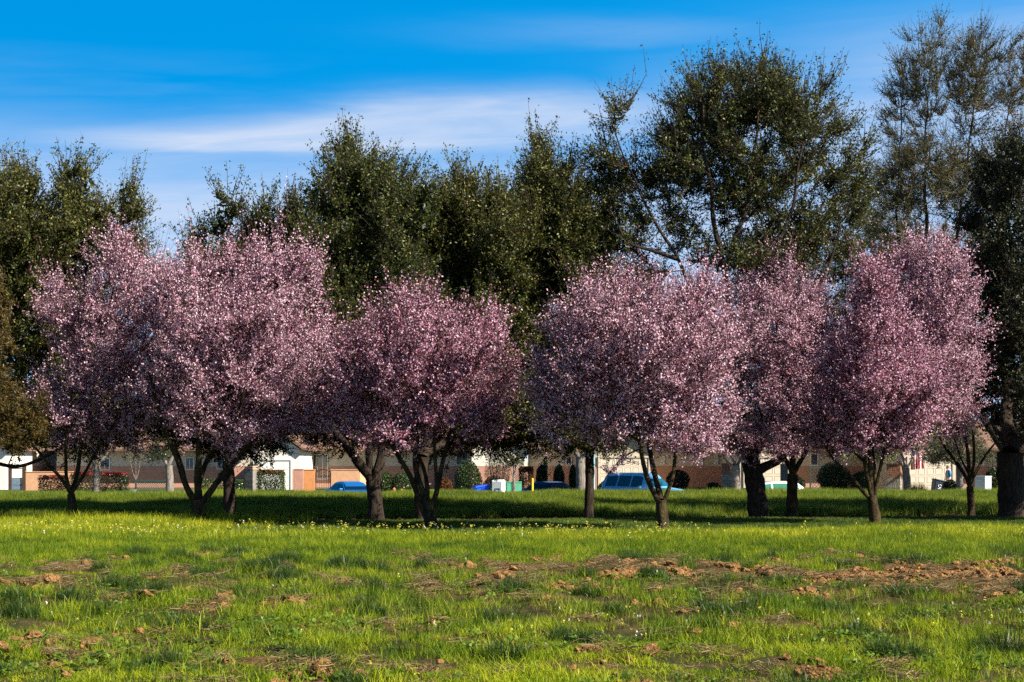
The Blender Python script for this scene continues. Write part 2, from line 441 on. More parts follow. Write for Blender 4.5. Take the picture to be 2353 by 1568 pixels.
def make_tree(name, label, cat, base, limbs, crown, group=None, seed=1, n1=240, ntw=2600, per=26, L=.050, Wd=.045, leafm='blossom',
              bark='bark', twigm='twig', branchm=None, hole=.3, tw_len=.62, shoots=0, inner=0, innerL=.22, spread=.026, rndpow=1.0,
              up=.35, twr=.006, partname='crown', power=.33, flare=1.15, hf=.7, shoot_len=(.5, 1.1), rs=1.0):
    r = np.random.default_rng(seed)
    bxp, byd = base                                # picture x, distance
    d = byd
    x0 = X(bxp, d); z0 = Gz(x0, d)
    ells = to_ell(d, crown)
    for e in ells:
        for ax_ in (3, 4, 5): e[ax_] = max(e[ax_] * .6, e[ax_] - tw_len * (.20 if ax_ == 5 else .34))
    allE = np.array(ells)
    cc = (allE[:, :3] * (allE[:, 3] * allE[:, 5])[:, None]).sum(0) / (allE[:, 3] * allE[:, 5]).sum()
    thick = []      # list of (pts,rad)
    nodes = []; nrad = []
    for li, (pts, r0, r1) in enumerate(limbs):
        r0, r1 = r0 * rs, r1 * rs
        P = []
        for p in pts:
            px, py = p[0], p[1]; dd = p[2] if len(p) > 2 else 0
            P.append(W(px, py, d + dd))
        P = np.array(P)
        if li == 0: P[0] = [x0, d, z0 - .15]
        else:   # every limb starts inside the stem it grows from
            allp = np.concatenate([t_[0] for t_ in thick]); P[0] = allp[((allp - P[0]) ** 2).sum(1).argmin()]
        s = np.concatenate([[0], np.cumsum(np.linalg.norm(np.diff(P, axis=0), axis=1))])
        K = max(6, int(s[-1] / .18))
        u = np.linspace(0, s[-1], K)
        # catmull-ish smoothing
        Q = np.stack([np.interp(u, s, P[:, k]) for k in range(3)], 1)
        for _ in range(3):
            Q[1:-1] = (Q[:-2] + 2 * Q[1:-1] + Q[2:]) / 4
        w = np.clip(r0 * .35, .01, .06)
        ph = r.uniform(0, 9, 3)
        for k in range(3):
            Q[1:-1, k] += w * np.sin(u[1:-1] * (2.3 + k) + ph[k]) * (0.2 if li == 0 else .7)
        R = r0 + (r1 - r0) * (u / s[-1]) ** .8
        if li == 0: R = R * (1 + (flare - 1) * np.exp(-u / .28))
        R = R * (1 + .07 * np.sin(u * 9 + ph[0]) * r.uniform(.5, 1.2, K))
        thick.append((Q, R))
        if li > 0 or len(limbs) == 1:
            nodes.append(Q); nrad.append(R)
    nodes = np.concatenate(nodes); nrad = np.concatenate(nrad)
    n_limb = len(nodes)
    # level one branches
    T1 = sample_env([[*e_[:3], e_[3] * .93, e_[4] * .93, e_[5] * .93, e_[6]] for e_ in ells], n1, r, power + .04, hole * .8, hf, seed)
    dmin = np.array([np.min(np.linalg.norm(nodes - t, axis=1)) for t in T1])
    T1 = T1[np.argsort(dmin)]
    K1 = 8
    P1, R1 = [], []
    for t in T1:
        dv = t - nodes
        dist = np.linalg.norm(dv, axis=1) + 1.2 * np.clip(-dv[:, 2], 0, None) + .0
        j = int(np.argmin(dist)); q = nodes[j]; Lb = np.linalg.norm(t - q)
        if Lb < .15: continue
        out = t - q; ctrl = q + out * .45 + np.array([0, 0, .18 * Lb]) + r.normal(size=3) * .08 * Lb
        u = np.linspace(0, 1, K1)[:, None]
        P = (1 - u) ** 2 * q + 2 * u * (1 - u) * ctrl + u ** 2 * t
        P[1:-1] += r.normal(size=(K1 - 2, 3)) * .025 * Lb ** .5
        ra = min(nrad[j] * .75, .010 + .016 * Lb)
        R = np.linspace(ra, max(.005, ra * .3), K1)
        P1.append(P); R1.append(R)
        nodes = np.concatenate([nodes, P[1:]]); nrad = np.concatenate([nrad, R[1:]])
    P1 = np.array(P1); R1 = np.array(R1)
    # twigs fan out from the outer part of every branch
    kb = r.integers(0, len(P1), ntw); ub = r.uniform(.22, 1, ntw) ** .7 * (K1 - 1) * .999
    ib = np.clip(ub.astype(int), 0, K1 - 2); fb = (ub - ib)[:, None]
    q = P1[kb, ib] * (1 - fb) + P1[kb, ib + 1] * fb
    tg = P1[kb, ib + 1] - P1[kb, ib]; tg /= np.linalg.norm(tg, axis=1, keepdims=True) + 1e-6
    outd = q - cc; outd /= np.linalg.norm(outd, axis=1, keepdims=True) + 1e-6
    direc = tg * .8 + outd * .45 + np.array([0, 0, up]) + r.normal(size=q.shape) * .42
    direc /= np.linalg.norm(direc, axis=1, keepdims=True)
    ln = (tw_len * r.uniform(.35, 1.5, ntw))[:, None]
    C = q + direc * ln * .5
    end = q + direc * ln + np.array([0, 0, up * .35]) * ln
    if shoots:
        # long upright shoots from the upper crown
        e = allE[r.choice(len(allE), shoots, p=(allE[:, 3] * allE[:, 4]) / (allE[:, 3] * allE[:, 4]).sum())]
        th = r.uniform(0, 2 * PI, shoots); rr = np.sqrt(r.uniform(0, 1, shoots)) * .95
        hx = np.cos(th) * rr; hy = np.sin(th) * rr
        s0 = np.stack([e[:, 0] + hx * e[:, 3], e[:, 1] + hy * e[:, 4], e[:, 2] + np.sqrt(1 - hx ** 2 - hy ** 2) * e[:, 5] * .9], 1)
        lean = (s0 - cc); lean /= np.linalg.norm(lean, axis=1, keepdims=True)
        s1 = s0 + (lean * .4 + np.array([0, 0, 1]) + r.normal(size=(shoots, 3)) * .18) * r.uniform(shoot_len[0], shoot_len[1], shoots)[:, None]
        nn = np.array([((nodes - s) ** 2).sum(1).argmin() for s in s0])
        q = np.concatenate([q, nodes[nn]]); C = np.concatenate([C, s0]); end = np.concatenate([end, s1])
    u = np.linspace(0, 1, 5)
    P2 = np.stack([q, q * .5 + C * .5 + r.normal(size=C.shape) * .02, C, (C + end) / 2 + r.normal(size=C.shape) * .02, end], 1)
    R2 = np.tile(np.array([1.5, 1.25, 1, .75, .35]) * twr, (len(C), 1))
    # meshes
    root = empty(name, (x0, d, z0), label, cat, group)
    parts = [tubes(Q[None], R[None], 14) for Q, R in thick]
    me = np_mesh('trunk', *join_vq(parts), smooth=True)
    link('trunk', me, M[bark], root, True)
    V, Qd = join_vq([tubes(P1, R1, 6), tubes(P2, R2, 3)])
    me = np_mesh('branches', V, Qd, smooth=True); link('branches', me, M[twigm], root, True)
    # leaves or blossoms along the twigs
    nl = per * len(C)
    k = np.repeat(np.arange(len(C)), per)
    s = r.uniform(0, 1, nl)
    seg = .08 + .92 * s
    a = seg * 4; i0 = np.clip(a.astype(int), 0, 3); f = (a - i0)[:, None]
    pc = P2[k, i0] * (1 - f) + P2[k, i0 + 1] * f
    pc = pc + r.normal(size=pc.shape) * spread
    ax = (P2[k, 4] - P2[k, 2]); ax /= np.linalg.norm(ax, axis=1, keepdims=True) + 1e-9
    V, Qd = leaves(pc, L, Wd, bias=ax * .8, r=r)
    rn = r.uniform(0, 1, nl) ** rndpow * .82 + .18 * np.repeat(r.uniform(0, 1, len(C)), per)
    mi = np.zeros(nl)
    mats = [M[leafm]]
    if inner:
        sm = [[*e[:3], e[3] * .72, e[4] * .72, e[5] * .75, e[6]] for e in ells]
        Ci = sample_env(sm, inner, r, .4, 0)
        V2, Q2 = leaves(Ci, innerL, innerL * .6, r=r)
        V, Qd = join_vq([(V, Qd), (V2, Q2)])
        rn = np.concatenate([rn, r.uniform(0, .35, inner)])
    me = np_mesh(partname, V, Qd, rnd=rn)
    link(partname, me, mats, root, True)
    return root


def build_plums():
    P = dict(group='blossoming plum trees', cat='tree', bark='lichen_bark', hole=.475, hf=.85, shoots=190, shoot_len=(.45, 1.05), rs=.68, up=.6)
    make_tree('plum_tree', 'pink blossoming plum tree with the darkest, thinnest trunk, at the left end of the row', base=(165, 47.2), seed=21,
              limbs=[([(165, 1199), (168, 1165), (163, 1135)], .20, .17),
                     ([(163, 1140), (140, 1100), (105, 1060), (60, 1000, 1)], .09, .04),
                     ([(160, 1140), (150, 1090), (150, 1040, -1), (165, 900, -1)], .09, .035),
                     ([(166, 1140), (178, 1080, .5), (190, 1000, .8), (230, 800, .5), (260, 660)], .11, .03),
                     ([(170, 1142), (195, 1090), (225, 1030, -1), (290, 930, -1)], .08, .03)],
              crown=[(240, 790, 140, 120, 0, 2.6), (280, 650, 75, 105, 0, 1.9), (170, 760, 85, 85, 0, 2.0), (200, 930, 110, 110, 0, 2.6),
                     (330, 700, 100, 110, 0, 2.2), (280, 580, 42, 50, 0, .9), (212, 610, 38, 42, 0, .9), (130, 680, 50, 36, 0, 1.0), (320, 950, 60, 90, -1, 1.5), (130, 690, 40, 40, 0, .8), (110, 900, 40, 90, 0, .9), (140, 970, 60, 60, 0, 1.3), (320, 1010, 70, 45, 0, 1.5), (220, 1020, 70, 35, 0, 1.5)],
              leafm='blossom', ntw=4700, per=15, n1=370, **P)
    make_tree('plum_tree', 'largest pink plum tree, its broad trunk splitting low into four lichened limbs', base=(460, 45.0), seed=22,
              limbs=[([(460, 1203), (460, 1175), (455, 1150)], .32, .27),
                     ([(448, 1160), (425, 1120), (415, 1080), (395, 1030), (370, 960, -.5), (340, 850, -.5)], .15, .05),
                     ([(455, 1155), (450, 1100), (462, 1060), (458, 1030), (470, 900, .4), (480, 760, .5)], .17, .045),
                     ([(462, 1120), (475, 1060, .3), (490, 1030, .3), (530, 900, .5), (590, 700, .8), (640, 580, .8)], .11, .03),
                     ([(468, 1165), (490, 1130), (515, 1085), (545, 1050), (590, 1010, -.4), (660, 930, -.6)], .15, .05),
                     ([(440, 1110, .5), (415, 1060, .8), (400, 1010, 1)], .09, .05),
                     ([(515, 1090), (520, 1040), (560, 900, -1), (600, 780, -1)], .08, .03)],
              crown=[(540, 800, 200, 150, 0, 3.6), (620, 660, 120, 120, 0, 2.4), (440, 720, 120, 120, 0, 2.6), (680, 850, 110, 130, 0, 2.6),
                     (560, 940, 180, 100, 0, 2.8), (400, 890, 90, 120, 0, 2.2), (650, 565, 46, 66, 0, 1.1), (590, 575, 46, 66, 0, 1.2), (545, 610, 40, 56, 0, 1.0), (720, 640, 50, 46, 0, 1.2), (730, 730, 45, 100, 0, 1.4), (720, 985, 65, 65, -.5, 1.6), (460, 620, 60, 60, 0, 1.2), (420, 985, 80, 55, 0, 1.8), (600, 1000, 110, 50, 0, 2.2), (760, 900, 60, 90, 0, 1.6)],
              leafm='blossom', ntw=9400, per=15, n1=700, **P)
    make_tree('plum_tree', 'low rounded plum tree with deeper rose blossom and a twisted trunk of crossing limbs', base=(990, 42.8), seed=23,
              limbs=[([(993, 1212), (988, 1175), (975, 1148)], .26, .20),
                     ([(990, 1200), (965, 1150), (945, 1105), (930, 1070), (905, 1035), (870, 960, -.6), (830, 860, -.6)], .13, .04),
                     ([(975, 1150), (960, 1100), (950, 1060), (965, 1000, .5), (950, 880, .6)], .12, .035),
                     ([(992, 1160), (985, 1110), (965, 1050, .6), (940, 1030, .9), (900, 950, 1)], .10, .04),
                     ([(1000, 1180), (1003, 1130), (1012, 1080), (1025, 1035), (1050, 950, .2), (1085, 840, .4)], .12, .035),
                     ([(1000, 1120, -.2), (1000, 1080, -.3), (998, 1040, -.4), (1000, 900, -.7), (1005, 790, -.8)], .08, .03)],
              crown=[(960, 850, 160, 140, 0, 3.2), (1080, 850, 100, 110, 0, 2.6), (850, 880, 90, 120, 0, 2.2), (930, 740, 60, 60, 0, 1.6), (860, 750, 50, 50, 0, 1.3), (1000, 760, 60, 50, 0, 1.3), (1010, 960, 140, 75, 0, 2.6),
                     (1120, 790, 60, 70, 0, 1.5), (850, 980, 80, 60, 0, 1.8), (1160, 900, 40, 100, .4, 1.3), (930, 1005, 110, 45, 0, 2.2), (1105, 980, 75, 60, 0, 1.8), (800, 830, 50, 80, 0, 1.4)],
              leafm='blossom_deep', ntw=6900, per=15, n1=530, **P)
    make_tree('plum_tree', 'nearest pink plum tree whose trunk forks into a clean Y before the pale blue van', base=(1525, 40.3), seed=24,
              limbs=[([(1527, 1221), (1524, 1185), (1518, 1150)], .22, .19),
                     ([(1516, 1160), (1500, 1130), (1485, 1105), (1478, 1060), (1470, 1000), (1440, 900, -.4), (1380, 800, -.4)], .11, .035),
                     ([(1520, 1150), (1508, 1110, .3), (1495, 1060, .5), (1490, 1000, .6), (1500, 850, .7), (1510, 740, .7)], .12, .035),
                     ([(1524, 1160), (1538, 1120), (1552, 1085), (1550, 1050), (1560, 1000, -.3), (1610, 880, -.5), (1640, 760, -.5)], .09, .03),
                     ([(1480, 1010), (1430, 990), (1370, 960), (1300, 910)], .05, .025),
                     ([(1485, 1030), (1440, 1040), (1405, 1075), (1385, 1110)], .035, .012)],
              crown=[(1440, 820, 150, 150, 0, 3.2), (1580, 790, 130, 130, 0, 2.8), (1330, 870, 90, 140, 0, 2.2), (1530, 930, 150, 110, 0, 2.8),
                     (1350, 710, 46, 60, 0, 1.3), (1450, 690, 50, 60, 0, 1.5), (1270, 770, 36, 60, 0, 1.1), (1510, 690, 40, 40, 0, 1.2), (1590, 690, 80, 50, 0, 1.6), (1430, 1050, 65, 60, -.3, 1.2, .35), (1600, 1010, 70, 55, -.5, 1.4), (1250, 900, 45, 90, 0, 1.3), (1290, 975, 85, 70, 0, 1.8), (1400, 985, 90, 60, 0, 2.0), (1550, 1015, 100, 45, 0, 2.2), (1660, 930, 60, 100, 0, 1.6)],
              leafm='blossom', ntw=8400, per=15, n1=640, **P)
    make_tree('plum_tree', 'pink plum tree with a straight thick dark trunk behind the others, beside the leaning oak', base=(1820, 51.0), seed=25,
              limbs=[([(1820, 1185), (1820, 1140), (1822, 1090)], .27, .24),
                     ([(1822, 1095), (1800, 1050), (1760, 980), (1720, 880)], .14, .04),
                     ([(1824, 1095), (1850, 1040), (1880, 960), (1890, 860)], .13, .04),
                     ([(1820, 1095), (1825, 1020), (1815, 900), (1800, 720)], .15, .03)],
              crown=[(1790, 800, 150, 150, -1, 3.0), (1800, 650, 60, 66, -1, 1.6), (1745, 680, 46, 50, -1, 1.3), (1860, 690, 50, 50, -1, 1.3), (1850, 900, 110, 120, -1, 2.6), (1720, 850, 80, 130, -1, 2.2), (1780, 980, 130, 80, -2, 2.4), (1870, 740, 50, 60, -1, 1.2), (1750, 1020, 90, 45, -1, 2.0), (1860, 1000, 80, 55, -1, 2.0)],
              leafm='blossom', ntw=7200, per=15, n1=520, **P)
    make_tree('plum_tree', 'pink plum tree with one low limb reaching left, in front of the brick pier', base=(2015, 44.5), seed=26,
              limbs=[([(2020, 1206), (2008, 1170), (2003, 1140)], .23, .20),
                     ([(2000, 1150), (1975, 1120), (1950, 1090), (1925, 1065), (1905, 1045), (1880, 980)], .09, .04),
                     ([(2002, 1145), (1990, 1100), (1985, 1050), (1970, 960, -.5), (1950, 850, -.5)], .10, .035),
                     ([(2005, 1140), (2000, 1080), (2000, 1030), (2000, 900, .6), (1990, 780, .6)], .10, .03),
                     ([(2012, 1150), (2020, 1100), (2030, 1040), (2050, 960, -.3), (2080, 860, -.3)], .10, .035),
                     ([(2010, 1140, .4), (2012, 1080, .6), (2005, 1030, .8), (2020, 900, 1)], .07, .03),
                     ([(1985, 1075, .3), (1960, 1040, .5), (1930, 1010, .6)], .06, .03)],
              crown=[(2000, 860, 110, 150, 0, 2.8), (1960, 950, 100, 90, 0, 2.3), (2060, 900, 90, 130, 0, 2.3), (2005, 715, 72, 105, 0, 1.9), (2090, 945, 75, 75, 0, 2.0), (1960, 650, 40, 60, 0, .9, .4), (1930, 1015, 80, 45, 0, 1.8), (2040, 1015, 90, 45, 0, 1.8), (2125, 975, 50, 40, 0, 1.4)],
              leafm='blossom_deep', ntw=6200, per=15, n1=500, **P)
    make_tree('plum_tree', 'pink plum tree with a slim vase of dark limbs beside the huge right-hand trunk', base=(2230, 51.5), seed=27,
              limbs=[([(2230, 1184), (2232, 1150), (2228, 1118)], .19, .16),
                     ([(2228, 1122), (2212, 1080), (2190, 1050), (2165, 1020), (2140, 950, -1)], .10, .04),
                     ([(2228, 1120), (2225, 1070), (2222, 1020), (2200, 900, -.5), (2170, 740)], .10, .03),
                     ([(2232, 1120), (2245, 1080), (2262, 1050), (2285, 1020)], .09, .04),
                     ([(2222, 1090), (2205, 1050, 1), (2190, 1000, 1)], .07, .03),
                     ([(2230, 1110), (2240, 1060, -.5), (2235, 960, -.5), (2220, 800, -.5)], .08, .03)],
              crown=[(2138, 700, 100, 130, -3, 2.4), (2178, 830, 85, 150, -3, 2.4), (2118, 880, 90, 140, -3, 2.4), (2098, 605, 44, 56, -3, 1.3), (2168, 615, 46, 56, -3, 1.3), (2048, 640, 36, 50, -3, 1.0), (2188, 950, 65, 70, -3, 1.7), (2128, 962, 60, 45, -3, 1.6), (2188, 980, 50, 38, -3, 1.4)],
              leafm='blossom', ntw=5900, per=15, n1=460, **P)


def build_oaks():
    O = dict(group='evergreen oaks behind the plums', cat='tree', bark='bark', rs=.72, twr=.010, spread=.06, L=.092, Wd=.044, tw_len=.85, up=.45,
             shoots=120, shoot_len=(.4, 1.0), partname='crown')
    oak = 'evergreen_oak'
    make_tree(oak, 'wide evergreen oak at the left edge with olive leaves and a low limb reaching right', base=(-75, 50), seed=41,
              limbs=[([(-75, 1195), (-72, 1140), (-66, 1090)], .36, .3),
                     ([(-66, 1095), (-30, 1060), (30, 1075), (90, 1060), (150, 1020), (230, 960, 2)], .10, .04),
                     ([(-66, 1095), (-60, 950), (-30, 750, 1), (40, 560, 2), (100, 440, 2)], .22, .05),
                     ([(-60, 1000), (50, 850, 2), (180, 680, 3), (280, 520, 3)], .15, .04),
                     ([(-66, 1090), (-120, 900), (-140, 700)], .15, .05)],
              crown=[(60, 590, 170, 160, 2, 3.8), (220, 550, 110, 110, 2.5, 3), (-80, 640, 150, 200, 1, 3.5), (298, 470, 50, 70, 2.5, 1.5), (180, 440, 70, 70, 2, 1.8), (30, 450, 90, 80, 2, 2),
                     (200, 1010, 130, 40, 3, 2.4), (100, 780, 190, 140, 3, 3.5), (220, 930, 160, 110, 3, 3), (40, 940, 130, 100, 2, 3), (315, 650, 50, 80, 3, 2)],
              leafm='olive_leaf', ntw=8600, per=31, hole=.36, inner=8000, n1=640, **O)
    make_tree(oak, 'smaller evergreen with feathery tip growing through the gap above the two left plums', base=(527, 50.2), seed=42,
              limbs=[([(527, 1192), (527, 1120), (525, 1060)], .28, .24),
                     ([(525, 1065), (520, 900), (515, 700, 1.5), (512, 500, 2)], .2, .03),
                     ([(525, 1065), (560, 950), (610, 760, 1.5), (630, 560, 2)], .16, .03),
                     ([(524, 1065), (480, 960, 1), (440, 800, 2)], .13, .04)],
              crown=[(512, 510, 55, 90, 2, 1.5), (610, 570, 70, 95, 2, 2), (470, 610, 75, 70, 2, 2), (660, 520, 45, 80, 2.5, 1.4), (445, 560, 34, 30, 2, .9), (560, 680, 150, 110, 2.5, 3), (540, 860, 200, 140, 3, 3), (560, 980, 160, 70, 3, 2.5), (400, 900, 100, 120, 3, 2.4)],
              leafm='oak_leaf', ntw=6200, per=31, hole=.38, inner=6000, n1=480, **O)
    make_tree(oak, 'evergreen oak with a pale lit foot and two forks, crown highest over the centre left', base=(865, 46.9), seed=43,
              limbs=[([(867, 1199), (862, 1150), (855, 1105)], .32, .27),
                     ([(852, 1115), (830, 1065), (805, 1035), (760, 980, 1), (720, 880, 2)], .22, .07),
                     ([(860, 1115), (878, 1060), (885, 1020), (880, 850, 2), (850, 600, 3), (820, 400, 3)], .22, .04),
                     ([(858, 1090), (850, 1000), (790, 800, 2), (760, 560, 3)], .15, .04)],
              crown=[(825, 455, 90, 110, 3, 2.6), (780, 560, 95, 130, 3, 2.8), (900, 520, 90, 130, 3, 2.8), (795, 375, 45, 50, 3, 1.1), (800, 720, 110, 140, 3, 3), (920, 700, 100, 150, 3, 3), (720, 440, 40, 60, 3, 1.1), (975, 470, 60, 80, 2, 1.5),
                     (850, 900, 140, 110, 4, 3), (720, 900, 80, 120, 4, 2.5), (720, 1000, 60, 40, 4, 1.5), (840, 990, 130, 50, 4, 2.4)],
              leafm='oak_leaf', ntw=8200, per=31, hole=.36, inner=7000, n1=600, **O)
    make_tree(oak, 'evergreen oak with a black trunk hidden behind the twisted plum, crown dipping at centre', base=(970, 49.0), seed=44,
              limbs=[([(968, 1205), (966, 1120), (972, 1050)], .30, .25),
                     ([(972, 1055), (1000, 900, 1), (1050, 700, 2), (1080, 480, 3)], .22, .04),
                     ([(975, 1055), (1030, 1010, 1), (1110, 960, 2), (1170, 850, 3)], .18, .05),
                     ([(972, 1055), (1010, 850, 2), (1000, 600, 3)], .18, .04)],
              crown=[(1060, 530, 90, 120, 3, 2.6), (1140, 570, 90, 130, 2, 2.6), (1010, 650, 90, 150, 3, 2.6), (1100, 780, 130, 160, 3, 3), (1050, 940, 150, 90, 3, 3), (1160, 960, 90, 90, 2, 2), (1060, 1000, 130, 45, 3, 2.4), (1060, 420, 40, 40, 3, 1)],
              leafm='olive_leaf', ntw=7400, per=31, hole=.36, inner=7000, n1=520, **O)
    make_tree(oak, 'evergreen oak with a straight narrow black trunk beside the pale blue lamp post', base=(1352, 49.6), seed=45,
              limbs=[([(1352, 1192), (1354, 1120), (1356, 1040)], .21, .18),
                     ([(1356, 1045), (1340, 850), (1310, 650, 2), (1270, 450, 3)], .18, .03),
                     ([(1356, 1045), (1300, 950, 1), (1240, 820, 2), (1200, 700, 3)], .14, .04),
                     ([(1356, 1045), (1390, 880, 1), (1390, 700, 2)], .14, .04)],
              crown=[(1250, 460, 70, 100, 3, 2.2), (1320, 540, 90, 120, 3, 2.6), (1230, 600, 95, 130, 3, 2.8), (1340, 700, 95, 150, 3, 2.8), (1230, 360, 32, 50, 3, .9), (1200, 760, 90, 130, 3, 2.4), (1330, 880, 120, 110, 3, 2.8), (1240, 960, 110, 80, 2, 2.6), (1300, 400, 35, 45, 3, .9), (1340, 1020, 100, 40, 0, 1.6)],
              leafm='olive_leaf', ntw=8000, per=31, hole=.36, inner=7500, n1=560, **O)
    make_tree(oak, 'tallest evergreen oak, thick leaning trunk, open crown with sky showing between dark limbs', base=(1745, 50.7), seed=46,
              limbs=[([(1752, 1188), (1738, 1120), (1725, 1060)], .46, .40),
                     ([(1735, 1095), (1765, 1070), (1800, 1045), (1850, 980)], .24, .10),
                     ([(1725, 1070), (1700, 950), (1680, 780), (1660, 600), (1640, 500), (1620, 350), (1610, 200)], .27, .03),
                     ([(1722, 1070), (1690, 900), (1640, 760), (1570, 620), (1500, 500), (1440, 380), (1400, 260)], .17, .02),
                     ([(1680, 800), (1760, 640), (1820, 480), (1850, 300), (1850, 180)], .15, .02),
                     ([(1665, 620), (1720, 460), (1740, 300), (1740, 160)], .13, .03),
                     ([(1730, 1070), (1800, 850), (1880, 700), (1930, 520)], .2, .04),
                     ([(1560, 600), (1440, 560), (1400, 480)], .10, .03)],
              crown=[(1620, 280, 130, 120, 1, 2.1), (1740, 260, 130, 120, 1, 2.1), (1850, 340, 110, 140, 1, 2.6), (1550, 400, 85, 110, 1, 2.2), (1700, 420, 160, 110, 1, 2.4), (1650, 180, 60, 44, 1, 1.4), (1770, 180, 60, 44, 1, 1.4),
                     (1900, 220, 45, 60, 1, 1.2), (1430, 270, 55, 50, 1, 1.2, 1.3), (1400, 430, 75, 100, 1, 2), (1450, 550, 80, 90, 1, 2, .7), (1820, 560, 110, 110, 1, 2.8), (1700, 600, 90, 80, 1, 2.4), (1500, 180, 30, 30, 1, .8, .5),
                     (1930, 470, 80, 130, 1, 2), (1470, 430, 70, 90, 1, 1.8), (1405, 345, 50, 70, 1, 1.2), (1960, 350, 50, 90, 1, 1.5, .7), (1590, 580, 75, 70, 1, 1.8, .5), (1500, 620, 70, 60, 1, 1.8, .7), (1560, 500, 60, 60, 1, 1.6, .5)],
              leafm='oak_leaf', ntw=6600, per=18, hole=.50, inner=0, n1=760, hf=.9, power=.5, **O)
    make_tree(oak, 'dense dark evergreen filling the gap low behind the right-hand plums', base=(1750, 99.6), seed=47,
              limbs=[([(1750, 1160), (1740, 1100), (1700, 1030)], .30, .26),
                     ([(1700, 1035), (1690, 900), (1720, 760), (1780, 640)], .2, .04),
                     ([(1700, 1035), (1620, 900), (1560, 760), (1480, 680)], .18, .04)],
              crown=[(1760, 700, 120, 110, 0, 3), (1860, 680, 100, 130, 0, 3), (1560, 800, 130, 110, 0, 3), (1460, 720, 80, 110, 0, 2.5), (1680, 860, 200, 110, 0, 3.5), (1600, 980, 190, 55, 0, 3), (1800, 960, 150, 65, 0, 3), (1400, 900, 110, 110, 0, 2.6)],
              leafm='dark_leaf', ntw=7000, per=31, hole=.30, inner=8000, n1=500, **O)
    make_tree(oak, 'tall thin crowned tree at upper right with bare pale twigs and few leaves', base=(2318, 80), seed=48,
              limbs=[([(2318, 1155), (2312, 1040), (2240, 930), (2135, 800)], .34, .24),
                     ([(2136, 820), (2130, 600), (2125, 400), (2130, 240), (2120, 110)], .22, .02),
                     ([(2136, 800), (2190, 600), (2220, 400), (2240, 220), (2260, 90)], .17, .02),
                     ([(2136, 800), (2070, 640), (2060, 480), (2070, 300), (2075, 180)], .15, .02),
                     ([(2130, 620), (2020, 520), (1980, 420)], .10, .02),
                     ([(2210, 500), (2300, 350), (2330, 200)], .12, .02)],
              crown=[(2130, 190, 70, 130, 0, 2.2), (2240, 200, 80, 140, 0, 2.4), (2330, 220, 60, 150, 0, 2), (2070, 260, 50, 120, 0, 1.8), (2130, 400, 110, 110, 0, 2.8), (2040, 470, 90, 110, 0, 2.5), (2240, 430, 100, 110, 0, 2.6), (2060, 130, 28, 50, 0, 1)],
              leafm='olive_leaf', ntw=8200, per=7, hole=.38, n1=820, hf=.9, twigm='pale_twig', **O)
    make_tree(oak, 'olive tinted evergreen between the tallest oak and the thin crowned tree', base=(2012, 99.6), seed=49,
              limbs=[([(2012, 1165), (2004, 1080), (1985, 1000)], .20, .18),
                     ([(1985, 1005), (1960, 850), (1940, 700), (1950, 560)], .2, .03),
                     ([(1985, 1005), (2050, 850), (2090, 700), (2120, 560)], .2, .03)],
              crown=[(1960, 600, 90, 110, 0, 2.6), (2080, 590, 110, 120, 0, 3), (2190, 640, 100, 130, 0, 3), (2010, 760, 150, 130, 0, 3.5), (2150, 820, 140, 150, 0, 3.5), (1990, 930, 160, 90, 0, 3.2), (2150, 970, 140, 60, 0, 3)],
              leafm='olive_leaf', ntw=8200, per=27, hole=.36, inner=6000, n1=600, twigm='pale_twig', **O)
    make_tree(oak, 'massive dark oak at the right edge with the widest black trunk', base=(2326, 49.3), seed=50,
              limbs=[([(2326, 1195), (2324, 1120), (2322, 1040)], .58, .54),
                     ([(2322, 1045), (2312, 900, 2), (2300, 700, 4), (2310, 480, 4.5), (2330, 360, 4.5)], .32, .05),
                     ([(2324, 1045), (2380, 900, 3), (2400, 700, 5)], .28, .08),
                     ([(2320, 1045), (2285, 980, 2), (2275, 900, 4)], .16, .05)],
              crown=[(2330, 400, 80, 110, 4, 2.4), (2310, 560, 85, 140, 4, 3), (2310, 740, 85, 140, 3.4, 3.2), (2315, 900, 75, 120, 3, 2.8), (2335, 1000, 80, 50, 1.5, 2.2), (2440, 560, 80, 180, 5, 3.0), (2440, 820, 90, 200, 5, 3.0), (2580, 720, 120, 240, 6, 3.0), (2270, 650, 40, 80, 4, 1.5)],
              leafm='dark_leaf', ntw=7000, per=31, hole=.32, inner=7000, n1=500, **O)
    make_tree(oak, 'low dark oak cut off by the right edge, nearer than the massive trunk', base=(2570, 46), seed=52,
              limbs=[([(2570, 1200), (2565, 1120), (2560, 1040)], .30, .26), ([(2560, 1045), (2500, 900), (2460, 760)], .2, .04), ([(2560, 1045), (2600, 880), (2610, 700)], .2, .04)],
              crown=[(2520, 900, 110, 90, 0, 2.4), (2620, 870, 130, 120, 0, 2.6), (2470, 960, 100, 60, 0, 2.2)], leafm='dark_leaf', ntw=4200, per=22, hole=.32, inner=4000, n1=320, **O)
    make_tree('young_cypress', 'small rusty gold conifer at the left edge in front of the oak', base=(-70, 44), cat='tree', seed=51,
              limbs=[([(-70, 1205), (-70, 1120), (-68, 1020)], .18, .14),
                     ([(-68, 1030), (-60, 850), (-55, 640)], .12, .02),
                     ([(-68, 1060), (-10, 990), (60, 930)], .07, .02)],
              crown=[(-50, 760, 75, 160, 0, 1.6), (-20, 930, 80, 90, 0, 1.6), (55, 950, 65, 65, 0, 1.3), (-10, 700, 30, 80, 0, .8), (30, 1010, 60, 30, 0, 1.2)],
              leafm='golden_leaf', ntw=3000, per=26, hole=.44, inner=900, innerL=.12, n1=260, L=.10, Wd=.022, spread=.05, tw_len=.25, up=.1, shoots=20, shoot_len=(.2, .4), twr=.004)


